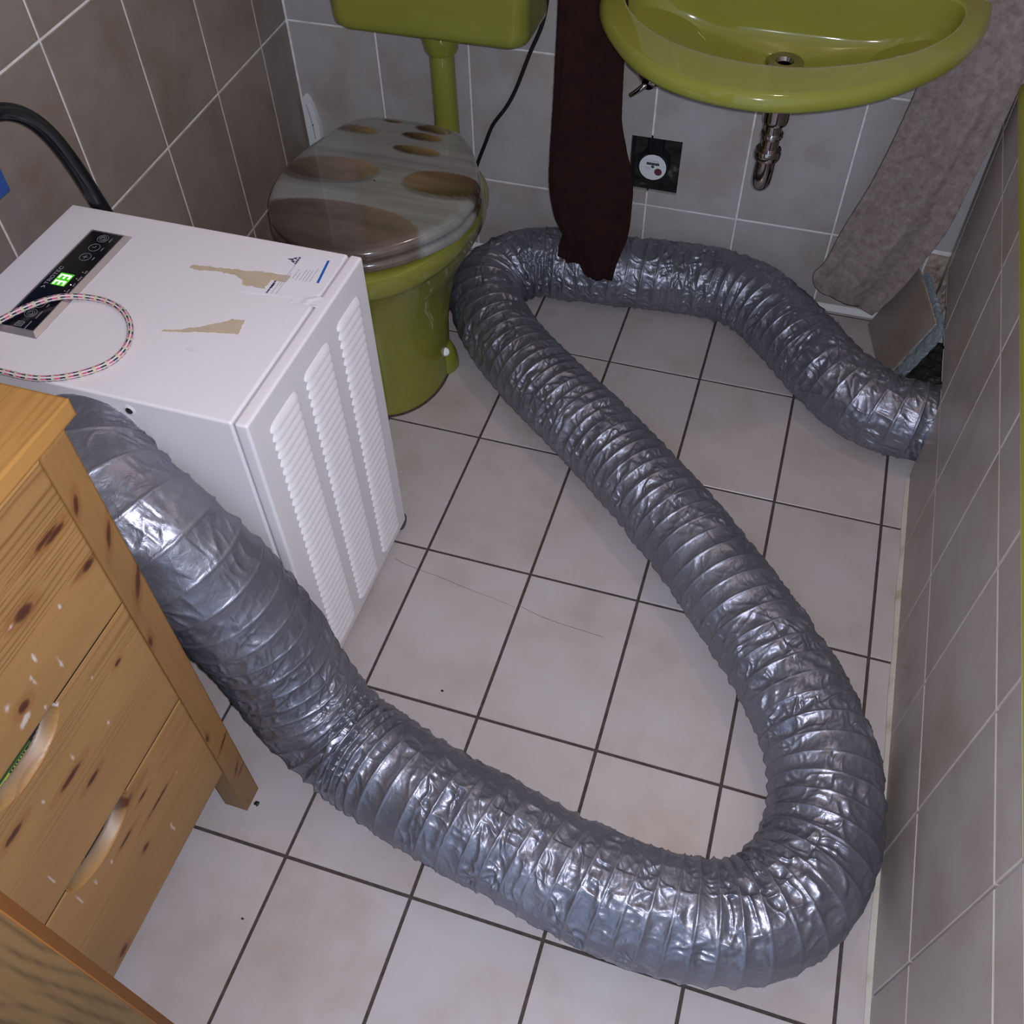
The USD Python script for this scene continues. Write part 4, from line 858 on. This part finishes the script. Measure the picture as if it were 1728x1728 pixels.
rings = [lev(dr + 0.03 * np.c_[np.cos(tt), np.sin(tt)], 0.592), lev(dr + 0.06 * np.c_[np.cos(tt), np.sin(tt)], 0.598), lev(shrink(SO, 0.45), 0.634), lev(shrink(SO, 0.68), 0.664), lev(shrink(SO, 0.84), 0.684), lev(shrink(SO, 0.925), 0.694), lev(shrink(SO, 0.960), 0.699),
         lev(shrink(SO, 0.985), 0.703), lev(shrink(SO, 0.997), 0.708), lev(SO, 0.715), lev(shrink(SO, 0.994), 0.7235), lev(shrink(SO, 0.978), 0.7300)]
for k in (0.12, 0.4, 0.7, 0.9): rings.append(lev(shrink(SO, 0.978) * (1 - k) + SI * k, 0.7300 + 0.006 * math.sin(k * np.pi * 0.5)))
rings += [lev(shrink(SI, 0.998), 0.7358), lev(shrink(SI, 0.992), 0.7325), lev(shrink(SI, 0.986), 0.726), lev(shrink(SI, 0.972), 0.708), lev(blend(SI, 0.93), 0.684), lev(blend(SI, 0.885), 0.664), lev(blend(SI, 0.83), 0.651), lev(blend(SI, 0.74), 0.643), lev(blend(SI, 0.58), 0.636), lev(blend(SI, 0.38), 0.629), lev(blend(SI, 0.18), 0.623), lev(blend(SI, 0.05), 0.620), lev(dr + 0.02 * np.c_[np.cos(tt), np.sin(tt)], 0.616)]
obj('basin', loft(rings), MAT['olive_ceramic'], sink, smooth=True)
obj('waste_fitting', lathe([(0.0, 0.618), (0.012, 0.618), (0.016, 0.624), (0.030, 0.6255), (0.033, 0.623), (0.033, 0.618)], 36, at=(*dr, 0)), MAT['chrome'], sink)
TXX, TYY = 0.4405, -0.150
obj('tail_pipe', tube([(TXX + 0.002, TYY, 0.60), (TXX + 0.001, TYY, 0.44)], 0.0165, n=24, res=6), MAT['chrome'], sink)
obj('trap_nut', lathe([(0.0, 0.595), (0.0245, 0.595), (0.0245, 0.520), (0.0225, 0.512), (0.0, 0.511)], 28, at=(TXX + 0.002, TYY, 0)), MAT['chrome'], sink, smooth=25)
obj('trap_nut', lathe([(0.0, 0.492), (0.0205, 0.492), (0.0215, 0.488), (0.0205, 0.484), (0.0, 0.484)], 28, at=(TXX + 0.001, TYY, 0)), MAT['chrome'], sink, smooth=25)
obj('trap_nut', lathe([(0.0, 0.461), (0.0235, 0.460), (0.0255, 0.455), (0.0255, 0.447), (0.0235, 0.441), (0.0, 0.440)], 28, at=(TXX, TYY, 0)), MAT['chrome'], sink, smooth=25)
obj('trap_bend', tube([(TXX, TYY, 0.448), (TXX - 0.001, TYY, 0.415), (TXX - 0.002, TYY + 0.008, 0.389), (TXX - 0.003, TYY + 0.032, 0.378), (TXX - 0.003, TYY + 0.056, 0.388), (TXX - 0.003, TYY + 0.066, 0.42), (TXX - 0.003, TYY + 0.067, 0.48), (TXX - 0.002, TYY + 0.080, 0.508), (TXX - 0.002, TYY + 0.11, 0.514), (TXX, YB - 0.004, 0.514)], 0.0192, n=28, res=100), MAT['chrome'], sink)
obj('wall_rosette', lathe([(0.0, 0.0), (0.038, 0.0), (0.036, 0.006), (0.022, 0.012), (0.0, 0.012)], 32, axis=(0, -1, 0), at=(TXX, YB, 0.514)), MAT['chrome'], sink)

# corner valve under the basin
av = thing('angle_valve', 'small dark chrome angle valve on the wall below the washbasin', 'valve')
VX, VZ = 0.183, 0.494
obj('valve_rosette', lathe([(0.0, 0.0), (0.036, 0.0), (0.035, 0.005), (0.026, 0.014), (0.014, 0.018), (0.0, 0.018)], 30, axis=(0, -1, 0), at=(VX, YB, VZ)), MAT['chrome'], av)
obj('valve_body', cat([lathe([(0.0, 0.0), (0.011, 0.0), (0.011, 0.04), (0.0, 0.04)], 20, axis=(0, -1, 0), at=(VX, YB - 0.01, VZ)), lathe([(0.0, 0.0), (0.0095, 0.0), (0.0095, 0.032), (0.0, 0.032)], 18, at=(VX, YB - 0.035, VZ))]), MAT['chrome'], av)
obj('valve_lever', cat([tube([(VX, YB - 0.045, VZ), (VX - 0.012, YB - 0.055, VZ - 0.010), (VX - 0.034, YB - 0.056, VZ - 0.028)], [0.007, 0.006, 0.0045], n=12, res=12), lathe([(0.0, 0.0), (0.013, 0.0), (0.013, 0.010), (0.0, 0.012)], 18, axis=(0, -1, 0), at=(VX, YB - 0.045, VZ))]), MAT['chrome'], av)
obj('supply_tube', tube([(VX, YB - 0.035, VZ + 0.03), (VX + 0.02, YB - 0.036, VZ + 0.08), (VX + 0.07, YB - 0.04, VZ + 0.11)], 0.005, n=10, res=20), MAT['chrome'], av)

# ---------------------------------------------------------------- water meter in its niche
wm = thing('water_meter', 'round white water meter dial in the open niche of the back wall', 'water meter')
MX, MZ, MY = 0.1965, 0.2700, YB + 0.024
obj('meter_body', lathe([(0.0, -0.04), (0.035, -0.04), (0.0355, -0.006), (0.034, 0.0), (0.0305, 0.001)], 36, axis=(0, -1, 0), at=(MX, MY, MZ)), MAT['dark_void'], wm)
obj('meter_cap', xf(bbox(-0.018, 0.018, -0.002, 0.012, 0.0, 0.042, 0.003), trimesh.transformations.translation_matrix((MX + 0.002, MY, MZ + 0.026))), MAT['black_plastic'], wm)
obj('dial_face', lathe([(0.0, 0.0), (0.0300, 0.0), (0.0300, 0.002), (0.0290, 0.0026), (0.0, 0.0026)], 40, axis=(0, -1, 0), at=(MX, MY, MZ)), MAT['white_plastic'], wm)
yF = MY - 0.0026
def mplate(x0, x1, z0, z1, t=0.0005): return bbox(MX + x0, MX + x1, yF - t, yF, MZ + z0, MZ + z1)
obj('register_window', mplate(-0.014, 0.014, 0.006, 0.0115), MAT['dark_void'], wm, smooth=False)
dg = []
for k, ch in enumerate('0084352'):
    t = meshkit.text_mesh(ch, 0.0034, 0.0003, False); v = t.vertices.copy(); t.vertices = np.c_[MX - 0.0125 + k * 0.0037 + v[:, 0], yF - 0.0005 - v[:, 2], MZ + 0.0071 + v[:, 1]]; t.fix_normals(); dg.append(t)
obj('register_digits', cat(dg), MAT['panel_print'], wm, smooth=False)
obj('star_indicator', lathe([(0.0, 0.0), (0.0035, 0.0), (0.003, 0.0006), (0.0, 0.0006)], 16, axis=(0, -1, 0), at=(MX, yF, MZ + 0.002)), MAT['ink_dark'], wm)
obj('small_dial', lathe([(0.0, 0.0), (0.0085, 0.0), (0.0080, 0.0007), (0.0, 0.0007)], 24, axis=(0, -1, 0), at=(MX + 0.0130, yF, MZ - 0.009)), MAT['dial_red'], wm)
obj('dial_print', cat([mplate(-0.009, -0.006, 0.0145, 0.0162), mplate(-0.004, 0.013, 0.0150, 0.0160), mplate(-0.018, -0.006, -0.001, 0.0), mplate(-0.017, -0.004, -0.004, -0.003)]), MAT['ink_grey'], wm, smooth=False)

# ---------------------------------------------------------------- towels
def towel_mesh(left, right, yc, thick, fold=0.004, seed=1, nv=150, nu=46, wob=0.0):
    """left/right: (x,z) outlines from top to bottom; yc(v): depth; a flattened closed sleeve with soft folds"""
    Lp, Rp = np.array(left, float), np.array(right, float)
    v = np.linspace(0, 1, nv)
    def rs(P):
        d = np.r_[0, np.cumsum(np.linalg.norm(np.diff(P, axis=0), axis=1))]; d /= d[-1]
        if len(P) > 3:
            from scipy.interpolate import PchipInterpolator
            return np.stack([PchipInterpolator(d, P[:, k])(v) for k in (0, 1)], 1)
        return np.stack([np.interp(v, d, P[:, k]) for k in (0, 1)], 1)
    Ls, Rs = rs(Lp), rs(Rp)
    t = np.linspace(0, 2 * np.pi, 2 * nu + 1)[:-1]
    cu = 0.5 - 0.5 * np.sign(np.cos(t)) * np.abs(np.cos(t)) ** 0.75; su = np.sign(np.sin(t)) * np.abs(np.sin(t)) ** 0.45
    V, CU = np.meshgrid(v, cu, indexing='ij'); SU = np.broadcast_to(su, V.shape)
    X = Ls[:, :1] * (1 - CU) + Rs[:, :1] * CU; Zz = Ls[:, 1:] * (1 - CU) + Rs[:, 1:] * CU
    w = fbm(np.stack([CU * 4.2 + V * 0.8, V * 1.6, 0 * V], -1), 3, seed) - 0.5
    f2 = fbm(np.stack([X * 160, Zz * 160, SU * 2], -1), 3, seed + 5) - 0.5
    fray = (fbm(np.stack([X * 420, Zz * 420, SU], -1), 2, seed + 7) - 0.5)
    Y = yc(V) - SU * (thick + fold * w) - w * fold * 4 + f2 * 0.0022
    X = X + fray * 0.0012 * np.abs(np.cos(t))[None] ** 3
    m = loft(list(np.stack([X, Y, Zz], -1))); return m
bt = thing('brown_towel', 'dark brown terry towel hanging between toilet and washbasin', 'towel')
yb_ = lambda V: -0.200 - 0.012 * V
obj('front_layer', towel_mesh([(0.046, 0.95), (0.044, 0.703), (0.041, 0.55), (0.035, 0.374), (0.043, 0.31), (0.058, 0.268), (0.085, 0.225), (0.099, 0.205), (0.112, 0.172), (0.122, 0.160)], [(0.168, 0.95), (0.167, 0.70), (0.168, 0.605), (0.171, 0.52), (0.186, 0.452), (0.201, 0.40), (0.2055, 0.36), (0.2055, 0.30), (0.202, 0.265), (0.190, 0.22), (0.183, 0.19), (0.179, 0.163)], lambda V: yb_(V) - 0.012, 0.008, 0.006, 3), MAT['brown_terry'], bt, smooth=True)
obj('back_layer', towel_mesh([(0.050, 0.34), (0.058, 0.285), (0.066, 0.255), (0.064, 0.245), (0.058, 0.225), (0.055, 0.207), (0.057, 0.193), (0.064, 0.186)], [(0.15, 0.34), (0.15, 0.285), (0.15, 0.25), (0.146, 0.225), (0.14, 0.205), (0.132, 0.19), (0.122, 0.180), (0.112, 0.176)], lambda V: yb_(V) + 0.002, 0.009, 0.006, 4, nv=70), MAT['brown_terry'], bt, smooth=True)
obj('hem_roll', tube([(0.058, -0.212, 0.197), (0.075, -0.214, 0.193), (0.094, -0.213, 0.186), (0.108, -0.211, 0.182)], [0.010, 0.009, 0.008, 0.006], n=14, res=20), MAT['brown_terry'], bt, smooth=True)
gt = thing('grey_towel', 'grey-beige terry towel hanging right of the washbasin above a loose tile slab', 'towel')
obj('cloth', towel_mesh([(0.69, 0.86), (0.682, 0.70), (0.667, 0.543), (0.645, 0.405), (0.612, 0.279), (0.595, 0.20), (0.581, 0.170), (0.586, 0.150), (0.603, 0.134)], [(0.84, 0.86), (0.838, 0.70), (0.836, 0.604), (0.832, 0.539), (0.818, 0.432), (0.805, 0.316), (0.783, 0.242), (0.757, 0.167), (0.722, 0.098)], lambda V: -0.088 + 0.012 * np.sin(V * 5), 0.010, 0.007, 9, nv=190, nu=60), MAT['grey_terry'], gt, smooth=True)
# ---------------------------------------------------------------- loose tile slab leaning in the opening
slab = thing('tile_slab', 'broken-out piece of tiled apron leaning against the hole beside the hose', 'tile slab')
A0, AB, AD = np.array([0.729, -0.024, 0.006]), np.array([0.055, -0.008, 0.172]), np.array([0.040, -0.170, -0.004])
nn = np.cross(AB, AD); nn /= np.linalg.norm(nn)
def slabbox(s0, s1, t0, t1, d0, d1, rough=0.0, seed=0):
    nu, nv = 22, 22
    def face(d):
        u, w = np.meshgrid(np.linspace(s0, s1, nu), np.linspace(t0, t1, nv), indexing='ij')
        P = A0 + u[..., None] * AB + w[..., None] * AD + d * nn
        if rough:
            e = np.minimum.reduce([u - s0, s1 - u, w - t0, t1 - w]); k = np.exp(-e / 0.03)[..., None]
            P = P + (fbm(P * 110, 3, seed)[..., None] - 0.5) * rough * k * (AB / 0.18 + AD / 0.17)
            P = P + nn * ((fbm(P * 60, 3, seed + 1)[..., None] - 0.5) * rough)
        return P
    f, b = face(d0), face(d1)
    ring = lambda P: np.vstack([P[0, :-1], P[:-1, -1], P[-1, :0:-1], P[:0:-1, 0]])
    gf, gb = grid(f), grid(b); gb.invert()
    m = cat([gf, gb, loft([ring(f), ring(b)], False, False)]); m.merge_vertices(); m.fix_normals(); return m
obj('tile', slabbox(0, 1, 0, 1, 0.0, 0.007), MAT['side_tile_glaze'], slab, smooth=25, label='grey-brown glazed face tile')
obj('tile_bed', slabbox(0.015, 0.985, 0.02, 0.985, 0.007, 0.013, 0.004, 3), MAT['mortar'], slab, smooth=False)
obj('board_core', slabbox(0.10, 0.88, 0.10, 0.88, 0.013, 0.022, 0.003, 5), MAT['dark_void'], slab, smooth=False)
obj('adhesive_back', slabbox(0.02, 1.0, 0.04, 1.10, 0.022, 0.0305, 0.006, 7), MAT['adhesive'], slab, smooth=False)
# crumbs of debris
for k, (x, y, r) in enumerate(((-0.079, -1.440, 0.0045), (0.128, -1.172, 0.0026), (-0.020, -1.60, 0.0022))):
    ic = trimesh.creation.icosphere(2, r); ic.vertices *= [1, 0.8, 0.4]; ic.vertices += (fbm(ic.vertices * 400 + k, 2, k)[:, None] - 0.5) * r * 0.8; ic.apply_translation((x, y, r * 0.35))
    o = obj('debris_crumb', ic, MAT['black_plastic'])
    tag(o, ('dark crumb on the floor by the foot of the pine chest', 'tiny dark speck on the floor tile inside the hose loop', 'tiny dark speck on the floor tile below the pine chest')[k], 'crumb')
